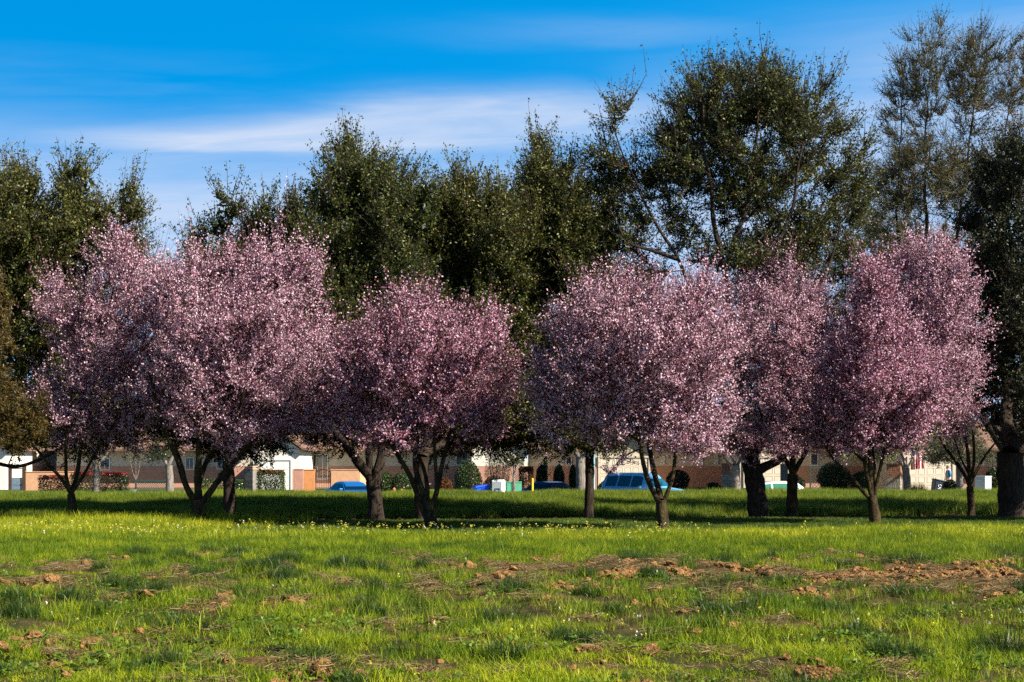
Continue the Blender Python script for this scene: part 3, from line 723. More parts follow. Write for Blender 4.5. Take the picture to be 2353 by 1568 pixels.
def build_street_trees():
    S = dict(cat='tree', group='street trees in front of the houses', bark='grey_bark', twigm='pale_twig', hole=.4, L=.10, Wd=.05, twr=.008, spread=.1, tw_len=.4, n1=120)
    nm = 'street_tree'
    make_tree(nm, 'slim grey street tree growing against the red topped hedge', base=(222, 101), seed=61,
              limbs=[([(222, 1130), (222, 1095), (224, 1065)], .23, .2), ([(224, 1068), (205, 1040), (190, 1000)], .12, .03), ([(224, 1068), (245, 1045), (270, 1000)], .12, .03), ([(224, 1068), (226, 1000)], .1, .03)],
              crown=[(225, 970, 90, 60, 0, 3)], leafm='bush_leaf', ntw=900, per=16, **S)
    make_tree(nm, 'grey street tree with rough bark at the end of the green trellis', base=(390, 100), seed=62,
              limbs=[([(392, 1128), (390, 1095), (388, 1070)], .26, .22), ([(388, 1074), (372, 1050), (360, 1020)], .13, .03), ([(388, 1074), (400, 1040), (410, 1000)], .13, .03)],
              crown=[(370, 1035, 45, 35, -1, 2), (400, 970, 80, 60, 0, 3)], leafm='bush_leaf', ntw=900, per=16, **S)
    make_tree(nm, 'thick grey street tree just left of the narrow black oak trunk', base=(1334, 96.5), seed=63,
              limbs=[([(1334, 1130), (1334, 1090), (1334, 1050)], .30, .27), ([(1334, 1054), (1310, 1010), (1290, 960)], .15, .04), ([(1334, 1054), (1360, 1010), (1380, 960)], .15, .04)],
              crown=[(1335, 970, 90, 60, 0, 3)], leafm='bush_dark', ntw=900, per=16, **S)
    make_tree(nm, 'dark street tree with two bent arms before the stucco wall and brick pier', base=(1692, 100), seed=64,
              limbs=[([(1692, 1132), (1691, 1095), (1690, 1070)], .30, .26), ([(1689, 1076), (1672, 1065), (1660, 1045), (1650, 1030)], .12, .04), ([(1692, 1074), (1702, 1050), (1715, 1020)], .12, .04), ([(1690, 1072), (1680, 1050), (1672, 1030)], .10, .04)],
              crown=[(1685, 985, 80, 50, 0, 3)], leafm='bush_dark', ntw=900, per=16, **S)
    make_tree(nm, 'grey street tree with spreading arms and pale leaves beside the hanging flag', base=(2086, 100), seed=65,
              limbs=[([(2088, 1130), (2084, 1100), (2080, 1070)], .26, .22), ([(2080, 1076), (2065, 1060), (2045, 1050), (2025, 1040)], .12, .04), ([(2082, 1074), (2095, 1062), (2100, 1040), (2100, 1010)], .10, .03), ([(2080, 1072), (2070, 1040), (2060, 1010)], .10, .03)],
              crown=[(2040, 1045, 70, 28, 0, 2.2), (2085, 1010, 90, 35, 0, 3), (1960, 1048, 60, 20, 0, 2)], leafm='pale_leaf', ntw=1300, per=12, **S)
    make_tree(nm, 'grey barked street tree between the person and the pale utility cabinet', base=(2209, 98), seed=66,
              limbs=[([(2210, 1129), (2207, 1095), (2204, 1065)], .22, .19), ([(2203, 1075), (2185, 1060), (2165, 1042), (2150, 1035)], .09, .03), ([(2206, 1068), (2215, 1040), (2220, 1010)], .11, .03)],
              crown=[(2165, 1046, 50, 24, 0, 2), (2215, 1030, 60, 32, 0, 2.4), (2250, 1055, 36, 22, 0, 1.6)], leafm='grey_leaf', ntw=1100, per=12, **S)
    make_tree('young_tree', 'small pale stemmed tree forking in front of the green utility boxes', base=(1181, 85), cat='tree', seed=67,
              limbs=[([(1184, 1128), (1182, 1110), (1180, 1100)], .09, .07), ([(1180, 1102), (1175, 1088), (1172, 1075)], .04, .02), ([(1181, 1102), (1182, 1085), (1186, 1070)], .04, .02)],
              crown=[(1180, 1055, 30, 22, 0, 1)], leafm='grey_leaf', bark='grey_bark', twigm='pale_twig', hole=.2, ntw=260, per=14, L=.07, Wd=.03, n1=60, tw_len=.2, twr=.005)
    make_tree('crape_myrtle', 'small leafless pink stemmed tree against the shaded wall', base=(312, 112), cat='tree', seed=68,
              limbs=[([(312, 1128), (312, 1112), (312, 1104)], .07, .05), ([(312, 1106), (302, 1080), (300, 1050)], .035, .012), ([(312, 1106), (320, 1080), (322, 1050)], .035, .012), ([(312, 1106), (312, 1075), (310, 1040)], .03, .012)],
              crown=[(310, 1050, 30, 24, 0, 1)], leafm='pale_leaf', bark='grey_bark', twigm='pale_twig', hole=.2, ntw=260, per=3, L=.05, Wd=.03, n1=80, tw_len=.3, twr=.005)


# ------------------------------------------------------------------ bushes and hedges
def bush(name, label, cat, px0, px1, py0, py1, d, leafm, n=5000, L=.09, Wd=.05, box=False, top=None, group=None, seed=1, depth=None, ragged=.08):
    r = np.random.default_rng(seed)
    xa, xb = X(px0, d), X(px1, d); zt = Zp(py0, d); zb = min(Zp(py1, d), zt - .3)
    xc = (xa + xb) / 2; rx = (xb - xa) / 2
    gz = Gz(xc, d); zb = gz
    rz = (zt - zb) / 2; zc = (zt + zb) / 2; ry = depth or max(.35, min(rx, 1.2))
    root = empty(name, (xc, d, gz), label, cat, group)
    if box:
        p = r.uniform(-1, 1, (n, 3)); k = r.integers(0, 3, n); sgn = np.sign(r.normal(size=n))
        push = r.uniform(0, 1, n) < .7
        p[np.arange(n)[push], k[push]] = (sgn * r.uniform(.86, 1.04, n))[push]
        P = p * [rx, ry, rz] + [xc, d, zc]
        P += r.normal(size=P.shape) * ragged * .4
    else:
        q = r.normal(size=(n, 3)); q /= np.linalg.norm(q, axis=1, keepdims=True)
        u = r.uniform(0, 1, n) ** .25
        w = 1 + ragged * 2.5 * (vn3(q + 5, 2.2, seed) - .5)
        P = q * (u * w)[:, None] * [rx, ry, rz] + [xc, d, zc]
    P = P[P[:, 2] > gz - .02]
    V, Q = leaves(P, L, Wd, r=r)
    rn = r.uniform(0, 1, len(P))
    me = np_mesh('foliage', V, Q, rnd=rn); link('foliage', me, M[leafm], root, True)
    # stems
    ns = 14
    th = r.uniform(0, 2 * PI, ns); e = np.stack([xc + np.cos(th) * rx * .7, d + np.sin(th) * ry * .7, np.full(ns, zc + rz * .5)], 1)
    s = np.stack([xc + np.cos(th) * rx * .25, d + np.sin(th) * ry * .3, np.full(ns, gz - .05)], 1)
    u = np.linspace(0, 1, 4)[None, :, None]
    PP = s[:, None] * (1 - u) + e[:, None] * u
    me = np_mesh('stems', *tubes(PP, np.tile(np.linspace(.02, .008, 4), (ns, 1)), 5)); link('stems', me, M['twig'], root, True)
    if top:
        nt = int(n * .28)
        if box:
            P = np.stack([r.uniform(-1, 1, nt) * rx + xc, r.uniform(-1, 1, nt) * ry + d, zt + r.uniform(-.10, .16, nt) ], 1)
        else:
            q = r.normal(size=(nt, 3)); q[:, 2] = np.abs(q[:, 2]) + .2; q /= np.linalg.norm(q, axis=1, keepdims=True)
            P = q * [rx * 1.02, ry * 1.02, rz * 1.02] + [xc, d, zc]
        V, Q = leaves(P, L, Wd, bias=np.array([0, 0, 1.]), r=r)
        me = np_mesh('new_growth', V, Q, rnd=r.uniform(0, 1, nt)); o = link('new_growth', me, M[top], root, True)
        o['label'] = 'red young leaves on top'
    return root


def build_bushes():
    bush('hedge', 'clipped hedge with bright red top leaves against the tan garden wall', 'hedge', 95, 150, 1098, 1132, 104, 'bush_dark', 3500, box=True, top='red_leaf', group='red topped photinia hedges', seed=1)
    bush('hedge', 'longer clipped red topped hedge behind the slim grey tree', 'hedge', 171, 287, 1091, 1133, 104, 'bush_leaf', 8000, box=True, top='red_leaf', group='red topped photinia hedges', seed=2)
    bush('hedge', 'red flecked clipped hedge standing before the white garage door', 'hedge', 594, 651, 1086, 1124, 104, 'bush_leaf', 6000, box=True, top='rust_leaf', group='red topped photinia hedges', seed=3)
    bush('hedge', 'low green clipped hedge under the shaded wall, seen between plum limbs', 'hedge', 468, 561, 1102, 1124, 106, 'bush_leaf', 5000, box=True, seed=4)
    bush('shrub', 'rounded glossy shrub just right of the two forked oak trunk', 'shrub', 864, 905, 1084, 1130, 102, 'bush_leaf', 4500, group='rounded shrubs in front of the shaded blue grey wall', seed=5)
    bush('shrub', 'rounded glossy shrub immediately left of the twisted plum limbs', 'shrub', 900, 948, 1086, 1130, 102, 'bush_leaf', 4500, group='rounded shrubs in front of the shaded blue grey wall', seed=6)
    bush('shrub', 'yellowish low shrub right of the twisted plum trunk', 'shrub', 1006, 1042, 1098, 1130, 101, 'rust_leaf', 3000, seed=7)
    bush('shrub', 'big round green shrub behind the blue bin', 'shrub', 1044, 1107, 1058, 1131, 98, 'bush_leaf', 9000, seed=8)
    bush('shrub', 'large grey green olive shrub above the white postal box', 'shrub', 1115, 1172, 1030, 1108, 100, 'grey_leaf', 7000, L=.08, Wd=.03, seed=9, ragged=.2)
    bush('shrub', 'rusty shrub between the blue bin and the olive shrub', 'shrub', 1108, 1160, 1094, 1128, 102, 'rust_leaf', 3500, seed=10)
    bush('shrub', 'square clipped rusty shrub beside the yellow bollard', 'shrub', 1194, 1224, 1079, 1128, 97, 'rust_leaf', 4500, box=True, top='rust_leaf', seed=11, depth=.6)
    bush('columnar_shrub', 'widest dark columnar shrub nearest the yellow bollard', 'shrub', 1231, 1258, 1066, 1128, 104, 'bush_dark', 4500, group='dark columnar shrubs behind the navy car', seed=12)
    bush('columnar_shrub', 'middle dark columnar shrub behind the navy car roof', 'shrub', 1271, 1297, 1068, 1128, 104, 'bush_dark', 4500, group='dark columnar shrubs behind the navy car', seed=13)
    bush('columnar_shrub', 'dark columnar shrub touching the thick grey street tree', 'shrub', 1307, 1326, 1068, 1128, 104, 'bush_dark', 3500, group='dark columnar shrubs behind the navy car', seed=14)
    bush('shrub', 'small dark shrub at the rear of the pale blue van', 'shrub', 1372, 1402, 1106, 1130, 99, 'bush_dark', 2500, seed=15)
    bush('shrub', 'dark leafy shrub behind the windscreen of the pale blue van', 'shrub', 1530, 1585, 1078, 1128, 108, 'bush_dark', 5000, seed=16)
    bush('shrub', 'low dark twiggy shrub at the foot of the pink stucco wall', 'shrub', 1622, 1658, 1108, 1130, 104, 'bush_dark', 1800, seed=17)
    bush('shrub', 'purple brown low shrub left of the trellis gate', 'shrub', 1802, 1852, 1094, 1128, 108, 'bush_dark', 3500, seed=18)
    bush('shrub', 'very large dark shrub over the trellis gate behind the plum limbs', 'shrub', 1878, 1955, 1062, 1128, 104, 'bush_leaf', 10000, seed=19)
    bush('shrub', 'bright flecked leafy shrub between the large dark shrub and the brick pier', 'shrub', 1952, 2016, 1080, 1128, 103, 'bush_leaf', 6000, seed=20)
    bush('shrub', 'low dark rounded shrub in front of the standing person', 'shrub', 2164, 2206, 1102, 1128, 99.5, 'bush_dark', 4000, seed=21)
    bush('shrub', 'dark shrub behind the pale utility cabinet', 'shrub', 2264, 2306, 1072, 1128, 104, 'bush_leaf', 5000, seed=22)
    bush('climbing_vine', 'leafy vine hanging on the shaded wall above the columnar shrubs', 'vine', 1247, 1259, 1040, 1075, 108, 'bush_leaf', 1400, seed=23, depth=.3)
    # golden ornamental grass
    r = np.random.default_rng(5)
    d = 98.; xc = X(2108, d); gz = Gz(xc, d); n = 900
    root = empty('ornamental_grass', (xc, d, gz), 'golden tussock of ornamental grass below the hanging flag', 'grass tussock')
    th = r.uniform(0, 2 * PI, n); le = r.uniform(.7, 1.35, n); sp = r.uniform(.05, .75, n)
    s = np.stack([xc + np.cos(th) * .1, d + np.sin(th) * .1, np.full(n, gz - .02)], 1)
    m_ = s + np.stack([np.cos(th) * sp * .4, np.sin(th) * sp * .4, le * .6], 1)
    e = s + np.stack([np.cos(th) * sp * .95, np.sin(th) * sp * .95, le * (1 - .5 * sp ** 2)], 1)
    P = np.stack([s, m_, e], 1)
    me = np_mesh('blades', *tubes(P, np.tile([.008, .007, .002], (n, 1)), 3))
    a = me.attributes.new('rnd', 'FLOAT', 'FACE'); a.data.foreach_set('value', np.random.default_rng(1).uniform(0, 1, len(me.polygons)).astype(np.float32))
    link('blades', me, M['gold_grass'], root, True)


# ------------------------------------------------------------------ houses
ZG = -.45


def prism_roof(bm, x0, x1, y0, y1, z0, h, along='x', ov=.45, th=.16):
    """pitched roof; ridge along x or along y (gable towards the street)"""
    x0 -= ov; x1 += ov; y0 -= ov; y1 += ov
    if along == 'x':
        ym = (y0 + y1) / 2
        prof = [(y0, z0 - .12), (ym, z0 + h), (y1, z0 - .12), (y1, z0 - .12 + th), (ym, z0 + h + th), (y0, z0 - .12 + th)]
        A = [bm.verts.new((x0, p[0], p[1])) for p in prof]; B = [bm.verts.new((x1, p[0], p[1])) for p in prof]
    else:
        xm = (x0 + x1) / 2
        prof = [(x0, z0 - .12), (xm, z0 + h), (x1, z0 - .12), (x1, z0 - .12 + th), (xm, z0 + h + th), (x0, z0 - .12 + th)]
        A = [bm.verts.new((p[0], y0, p[1])) for p in prof]; B = [bm.verts.new((p[0], y1, p[1])) for p in prof]
    n = 6
    for i in range(n):
        j = (i + 1) % n; bm.faces.new((A[i], A[j], B[j], B[i]))
    for R in (A, B):
        bm.faces.new((R[0], R[1], R[4], R[5])); bm.faces.new((R[1], R[2], R[3], R[4]))


def gable_wall(bm, x0, x1, y0, y1, z0, z1, h):
    """walls of a block with gable triangle at the street side"""
    xm = (x0 + x1) / 2
    pr = [(x0, z0), (x1, z0), (x1, z1), (xm, z1 + h * .93), (x0, z1)]
    A = [bm.verts.new((p[0], y0, p[1])) for p in pr]; B = [bm.verts.new((p[0], y1, p[1])) for p in pr]
    bm.faces.new(A); bm.faces.new(B)
    for i in range(5):
        j = (i + 1) % 5; bm.faces.new((A[i], A[j], B[j], B[i]))


def window(parent, px0, px1, py0, py1, d, frame='trim_white', glass='glass_dark', mull=True):
    x0, x1, z0, z1 = X(px0, d), X(px1, d), Zp(py1, d), Zp(py0, d)
    bm = bmesh.new(); t = .07
    bx(bm, x0 - t, x1 + t, d - .07, d - .003, z1, z1 + t); bx(bm, x0 - t, x1 + t, d - .09, d - .003, z0 - t, z0)
    bx(bm, x0 - t, x0, d - .07, d - .003, z0, z1); bx(bm, x1, x1 + t, d - .07, d - .003, z0, z1)
    if mull and x1 - x0 > .5:
        xm = (x0 + x1) / 2; bx(bm, xm - .02, xm + .02, d - .065, d - .03, z0, z1)
    w = bm_obj('window', bm, M[frame], parent, True)
    bm = bmesh.new(); bx(bm, x0, x1, d - .028, d - .004, z0, z1)
    bm_obj('pane', bm, M[glass], w, True)
    return w


def garage_door(parent, px0, px1, py0, d, m, rows=4, colw=.62, zb=None):
    x0, x1, z1 = X(px0, d), X(px1, d), Zp(py0, d); z0 = zb if zb is not None else ZG + .02
    # frame around the door standing proud, recessed door
    bm = bmesh.new(); t = .12
    bx(bm, x0 - t, x1 + t, d - .10, d - .003, z1, z1 + t); bx(bm, x0 - t, x0, d - .10, d - .003, z0, z1); bx(bm, x1, x1 + t, d - .10, d - .003, z0, z1)
    bm_obj('door_frame', bm, M['trim_white'] if m == 'garage_white' else M['stucco_cream'], parent, True)
    bm = bmesh.new(); bx(bm, x0, x1, d - .035, d - .004, z0, z1)
    nc = max(3, int(round((x1 - x0) / colw))); cw = (x1 - x0) / nc; rh = (z1 - z0) / rows
    for i in range(nc):
        for j in range(rows):
            a, b = x0 + i * cw + .07, x0 + (i + 1) * cw - .07; c, e = z0 + j * rh + .08, z0 + (j + 1) * rh - .08
            tt = .02
            for (p, q, s, u) in ((a, b, c, c + tt), (a, b, e - tt, e), (a, a + tt, c + tt, e - tt), (b - tt, b, c + tt, e - tt)):
                bx(bm, p, q, d - .05, d - .036, s, u)
    for j in range(1, rows):
        bx(bm, x0, x1, d - .045, d - .0365, z0 + j * rh - .008, z0 + j * rh + .008)
    bm_obj('garage_door', bm, M[m], parent, True)


def wall_two_tone(parent, px0, px1, d, depth, ztop, pysplit=1072, top='stucco_cream', low='stucco_pink'):
    x0, x1 = X(px0, d), X(px1, d); zs = Zp(pysplit, d)
    bm = bmesh.new(); bx(bm, x0, x1, d, d + depth, ZG - .3, ztop); bm_obj('wall', bm, M[top], parent, True)
    bm = bmesh.new(); bx(bm, x0 - .03, x1 + .03, d - .04, d + depth * .9, ZG - .25, zs); bm_obj('wainscot', bm, M[low], parent, True)


def house(label, px_main, dm, px_gar, dg, garage=None, gm='garage_beige', gtop='stucco_cream', glow='stucco_pink', gsplit=1072, wins=(), door=None, gh=1.3, glowparts=None, ztop=2.6, lit_strips=()):
    cx = X(px_main[0], dm)
    root = empty('house', (X(sum(px_main) / 2, dm), dm, ZG), label, 'house', 'single storey stucco houses across the street')
    x0, x1 = X(px_main[0], dm), X(px_main[1], dm)
    wall_two_tone(root, px_main[0], px_main[1], dm, 9, ztop)
    bm = bmesh.new(); prism_roof(bm, x0 + .01, x1 - .01, dm - 1.3, dm + 9, ztop, 2.0, 'x', ov=.3); bm_obj('roof', bm, M['roof_tile'], root, True)  # front eaves made extra deep so the main wall falls into shade
    if px_gar:
        a, b = X(px_gar[0], dg), X(px_gar[1], dg)
        bm = bmesh.new(); gable_wall(bm, a, b, dg, dm - .02, ZG - .3, 2.55, gh); bm_obj('garage_wall', bm, M[gtop], root, True)
        bm = bmesh.new(); prism_roof(bm, a, b, dg, dm + 2, 2.55, gh, 'y', ov=.4); bm_obj('roof', bm, M['roof_tile'], root, True)
        zs = Zp(gsplit, dg)
        bm = bmesh.new()
        if garage:
            ga, gb = X(garage[0], dg), X(garage[1], dg)
            if ga - .14 > a: boxobj('wainscot', M[glow], root, a - .04, ga - .13, dg - .05, dg + .5, ZG - .2, zs, world=True)
            if gb + .14 < b: boxobj('wainscot', M[glow], root, gb + .13, b + .04, dg - .05, dg + .5, ZG - .2, zs, world=True)
            garage_door(root, garage[0], garage[1], garage[2], dg, gm)
        else:
            bx(bm, a - .04, b + .04, dg - .05, dg + 3, ZG - .2, zs)
        if len(bm.faces): bm_obj('wainscot', bm, M[glow], root, True)
        else: bm.free()
    for w in wins: window(root, *w[:4], w[4] if len(w) > 4 else dm)
    for s in lit_strips:
        o = boxobj('lit_strip', M['trim_white'], root, X(s[0], dm), X(s[1], dm), dm - .08, dm - .003, Zp(s[3], dm), Zp(s[2], dm), world=True)  # white panels stand in for narrow strips of light on the wall
    if door:
        a, b = X(door[0], dm), X(door[1], dm); bm = bmesh.new()
        bx(bm, a, b, dm - .07, dm - .003, ZG, Zp(door[2], dm))
        for k in range(2):
            m0 = a + .12; m1 = b - .12; z_ = ZG + .25 + k * .95
            bx(bm, m0, m1, dm - .085, dm - .0705, z_, z_ + .7)
        dr = bm_obj('door', bm, M['door_blue'], root, True)
        bm = bmesh.new(); bmesh.ops.create_uvsphere(bm, u_segments=8, v_segments=6, radius=.04, matrix=Matrix.Translation((b - .1, dm - .12, ZG + .98)))
        bm_obj('handle', bm, M['iron'], dr, True)
    return root


def garden_wall(label, px0, px1, pyt, d, m, thick=.25, rot=0., cap=True):
    x0, x1 = X(px0, d), X(px1, d); xc = (x0 + x1) / 2; gz = Gz(xc, d); zt = Zp(pyt, d) - gz; w = (x1 - x0) / 2 / max(.3, math.cos(rot))
    root = empty('garden_wall', (xc, d, gz), label, 'wall', None, rot)
    boxobj('wall_body', M[m], root, -w, w, -thick / 2, thick / 2, -.3, zt - .05, bevel=.015)
    if cap: boxobj('coping', M[m], root, -w - .02, w + .02, -thick / 2 - .03, thick / 2 + .03, zt - .048, zt + .01, bevel=.01)
    return root


def pillar(label, px0, px1, pyt, d, rot, mats, split=(.0,), group=None):
    """square masonry pier turned so that two faces show; mats bottom to top"""
    wtot = X(px1, d) - X(px0, d); s = wtot / (abs(math.cos(rot)) + abs(math.sin(rot))) / 2
    xc = X((px0 + px1) / 2, d); gz = Gz(xc, d); h = Zp(pyt, d) - gz
    root = empty('pillar', (xc, d, gz), label, 'pillar', group, rot)
    lv = [-.3] + [h * f for f in split[1:]] + [h]
    for i, m in enumerate(mats):
        boxobj('course_block', M[m], root, -s + .004 * i, s - .004 * i, -s + .004 * i, s - .004 * i, lv[i], lv[i + 1])
    boxobj('cap', M[mats[-1]], root, -s - .03, s + .03, -s - .03, s + .03, h + .002, h + .07, bevel=.01)
    return root


def build_houses():
    house('cream stucco house at the far left edge with a sunlit corner and blue door', (-330, 60), 122, (-230, 12), 115.5, None, gtop='stucco_white', gsplit=1200,
          wins=((28, 50, 1048, 1072),), door=(24, 50, 1078))
    house('house with the single white garage door under a bright gable', (130, 582), 124, (582, 688), 115.5, (594, 668, 1058), 'garage_white', 'stucco_white', 'stucco_pink', 1078,
          wins=((231, 251, 1055, 1079), (428, 444, 1053, 1078), (500, 517, 1055, 1077)))
    house('house behind the tan courtyard walls and arched iron gate', (690, 1082), 124, (1084, 1212), 115.5, None, gtop='stucco_white', gsplit=1071,
          wins=((706, 728, 1046, 1072), (731, 752, 1046, 1100), (1050, 1074, 1040, 1068)))
    house('house with a beige garage behind the pale blue van', (1216, 1366), 124, (1368, 1502), 115.5, (1378, 1490, 1052), 'garage_beige', 'stucco_cream', 'stucco_pink', 1072,
          wins=((1302, 1312, 1052, 1068),), lit_strips=((1287, 1295, 1055, 1069),))
    house('house with plain pink lower wall and beige panelled garage behind the silver car', (1504, 1698), 124, (1700, 1812), 114, (1712, 1800, 1052), 'garage_beige', 'stucco_cream', 'stucco_pink', 1200,
          wins=(), lit_strips=((1604, 1614, 1040, 1067), (1640, 1650, 1040, 1067), (1518, 1528, 1048, 1067)))
    house('house behind the hanging flag with a wide beige panelled garage', (1814, 2074), 124, (2076, 2196), 112.5, (2088, 2188, 1053), 'garage_beige', 'stucco_cream', 'stucco_pink', 1200,
          wins=((2003, 2015, 1050, 1068), (1864, 1878, 1044, 1068)))
    house('pink and cream house at the right edge behind the utility cabinet', (2198, 2500), 120, (2420, 2560), 112, None, gsplit=1072, wins=((2273, 2293, 1050, 1063),))
    garden_wall('tan stucco garden wall left of the first red topped hedge', 60, 168, 1084, 113, 'stucco_tan')
    garden_wall('narrow pinkish stucco wall end right of the white garage door', 677, 697, 1078, 111.5, 'stucco_pink')
    garden_wall('deep orange stucco garden wall left of the arched iron gate', 698, 724, 1079, 110, 'stucco_orange')
    garden_wall('tan stucco garden wall above the blue car roof, right of the iron gate', 761, 824, 1079, 110, 'stucco_tan')
    garden_wall('shaded tan garden wall running behind the two forked oak trunk', 825, 862, 1080, 112, 'stucco_tan', rot=.9)
    garden_wall('low red brick block garden wall right of the brick pier under the flag tree', 2050, 2074, 1069, 108, 'block_red')
    # timber gate at far left
    d = 113.; root = empty('timber_gate', (X(40, d), d, Gz(X(40, d), d)), 'dark timber gate with posts left of the tan garden wall', 'gate')
    g = Gz(X(40, d), d)
    for a, b in ((20, 26), (52, 60)): boxobj('post', M['wood_dark'], root, X(a, d), X(b, d), d - .12, d + .12, g - .2, Zp(1066, d), world=True)
    bm = bmesh.new()
    for k in range(8):
        a = X(26.5, d) + k * (X(51.5, d) - X(26.5, d)) / 8
        bx(bm, a + .008, a + (X(51.5, d) - X(26.5, d)) / 8 - .008, d - .02, d + .02, g + .04, Zp(1098, d))
    bx(bm, X(26.5, d), X(51.5, d), d + .021, d + .06, g + .3, g + .42)
    bm_obj('plank_panel', bm, M['door_blue'], root, True)
    bm = bmesh.new()
    for k in range(7):
        a = X(28, d) + k * (X(50, d) - X(28, d)) / 6; cyl(bm, (a, d, (Zp(1098, d) + Zp(1078, d)) / 2), .012, Zp(1078, d) - Zp(1098, d), 6)
    bx(bm, X(26.5, d), X(51.5, d), d - .02, d + .02, Zp(1078, d), Zp(1076, d))
    bm_obj('grille', bm, M['iron'], root, True)
    # arched iron gate
    d = 110.; x0, x1 = X(726, d), X(759, d); xc = (x0 + x1) / 2; g = Gz(xc, d)
    root = empty('iron_gate', (xc, d, g), 'arched black iron gate between the orange and tan garden walls', 'gate')
    zs = Zp(1088, d); zt = Zp(1079, d); w = (x1 - x0) / 2
    bm = bmesh.new()
    for k in range(9):
        u = -1 + 2 * k / 8; top = zs + (zt - zs) * math.sqrt(max(0, 1 - u * u)); cyl(bm, (xc + u * w * .98, d, (g + top) / 2), .013, top - g, 6)
    bm_obj('bars', bm, M['iron'], root, True)
    th = np.linspace(0, PI, 17); P = np.stack([xc + np.cos(th) * w, np.full(17, d), zs + np.sin(th) * (zt - zs)], 1)
    me = np_mesh('arch_rail', *tubes(P[None], np.full((1, 17), .025), 6)); link('arch_rail', me, M['iron'], root, True)
    bm = bmesh.new(); bx(bm, x0, x1, d - .02, d + .02, g + .1, g + .15); bx(bm, x0, x1, d - .02, d + .02, g + 1.0, g + 1.04)
    for a in (x0, x1): bx(bm, a - .025, a + .025, d - .025, d + .025, g - .1, zs)
    bm_obj('gate_frame', bm, M['iron'], root, True)
    pillar('grey block pier with a house number strip left of the hedge at the white garage', 563, 594, 1074, 106, math.radians(-28), ['block_dark', 'stucco_tan'], (0, .93), 'masonry piers along the front yards')
    pillar('brick pier, red blocks over rough grey, left of the two armed street tree', 1657.6, 1688, 1067, 106, math.radians(-30), ['block_red', 'block_grey', 'block_red'], (0, .22, .62), 'masonry piers along the front yards')
    pillar('narrow dark block pier at the right side of the silver car garage', 1792, 1812, 1069, 106, math.radians(-14), ['block_dark'], (0,), 'masonry piers along the front yards')
    pillar('brick pier, red blocks over rough grey, left of the flag tree', 2035, 2076, 1067, 104, math.radians(-22), ['block_grey', 'block_red'], (0, .55), 'masonry piers along the front yards')
    # trellis panels
    def trellis(label, px0, px1, py0, d, m, sp=.11):
        x0, x1 = X(px0, d), X(px1, d); xc = (x0 + x1) / 2; g = Gz(xc, d); zt = Zp(py0, d)
        root = empty('trellis_fence', (xc, d, g), label, 'fence'); bm = bmesh.new()
        bx(bm, x0, x1, d - .04, d + .04, zt - .12, zt); bx(bm, x0, x1, d - .04, d + .04, g, g + .08)
        nn = max(1, int((x1 - x0) / 1.1))
        for k in range(nn + 1):
            a = x0 + (x1 - x0) * k / nn; bx(bm, a - .045, a + .045, d - .05, d + .05, g - .2, zt + .003)
        bm_obj('fence_frame', bm, M[m], root, True)
        L_, h = x1 - x0, zt - .12 - g - .08
        P = []
        for sgn in (1, -1):
            for c in np.arange(-h, L_ + h, sp * 1.41):
                a0, b0 = (0, c) if sgn > 0 else (h, c)
                pts = []
                for s in np.linspace(0, h, 2):
                    xx = c + (s if sgn > 0 else h - s)
                    pts.append((xx, s))
                (xa, za), (xb, zb) = pts
                # clip
                def clipx(xa, za, xb, zb):
                    res = []
                    for (px_, pz_), (qx, qz) in (((xa, za), (xb, zb)), ((xb, zb), (xa, za))):
                        if px_ < 0: t = (0 - px_) / (qx - px_) if qx != px_ else 2; px_, pz_ = 0, pz_ + t * (qz - pz_)
                        if px_ > L_: t = (L_ - px_) / (qx - px_) if qx != px_ else 2; px_, pz_ = L_, pz_ + t * (qz - pz_)
                        res.append((px_, pz_))
                    return res
                if max(xa, xb) <= 0 or min(xa, xb) >= L_: continue
                (xa, za), (xb, zb) = clipx(xa, za, xb, zb)
                P.append([[x0 + xa, d + .008 * sgn, g + .08 + za], [x0 + xb, d + .008 * sgn, g + .08 + zb]])
        P = np.array(P); me = np_mesh('lattice', *tubes(P, np.full(P.shape[:2], .013), 4)); link('lattice', me, M[m], root, True)
    trellis('dark green lattice fence against the shaded pink wall', 312, 384, 1103, 110, 'lattice_green')
    trellis('pale lattice panel above the rusty clipped shrub', 1180, 1203, 1058, 108, 'lattice_pale')
    trellis('dark framed lattice gate left of the very large dark shrub', 1862, 1904, 1073, 109, 'lattice_green', .16)


# ------------------------------------------------------------------ vehicles
def carpaint(name, col, metal=.3):
    m = mat(name, col, .3, spec=.4, metal=metal); m.node_tree.nodes['Principled BSDF'].inputs['Coat Weight'].default_value = .25; return m


def glassmat(name, col):
    return mat(name, col, .12, spec=.30)


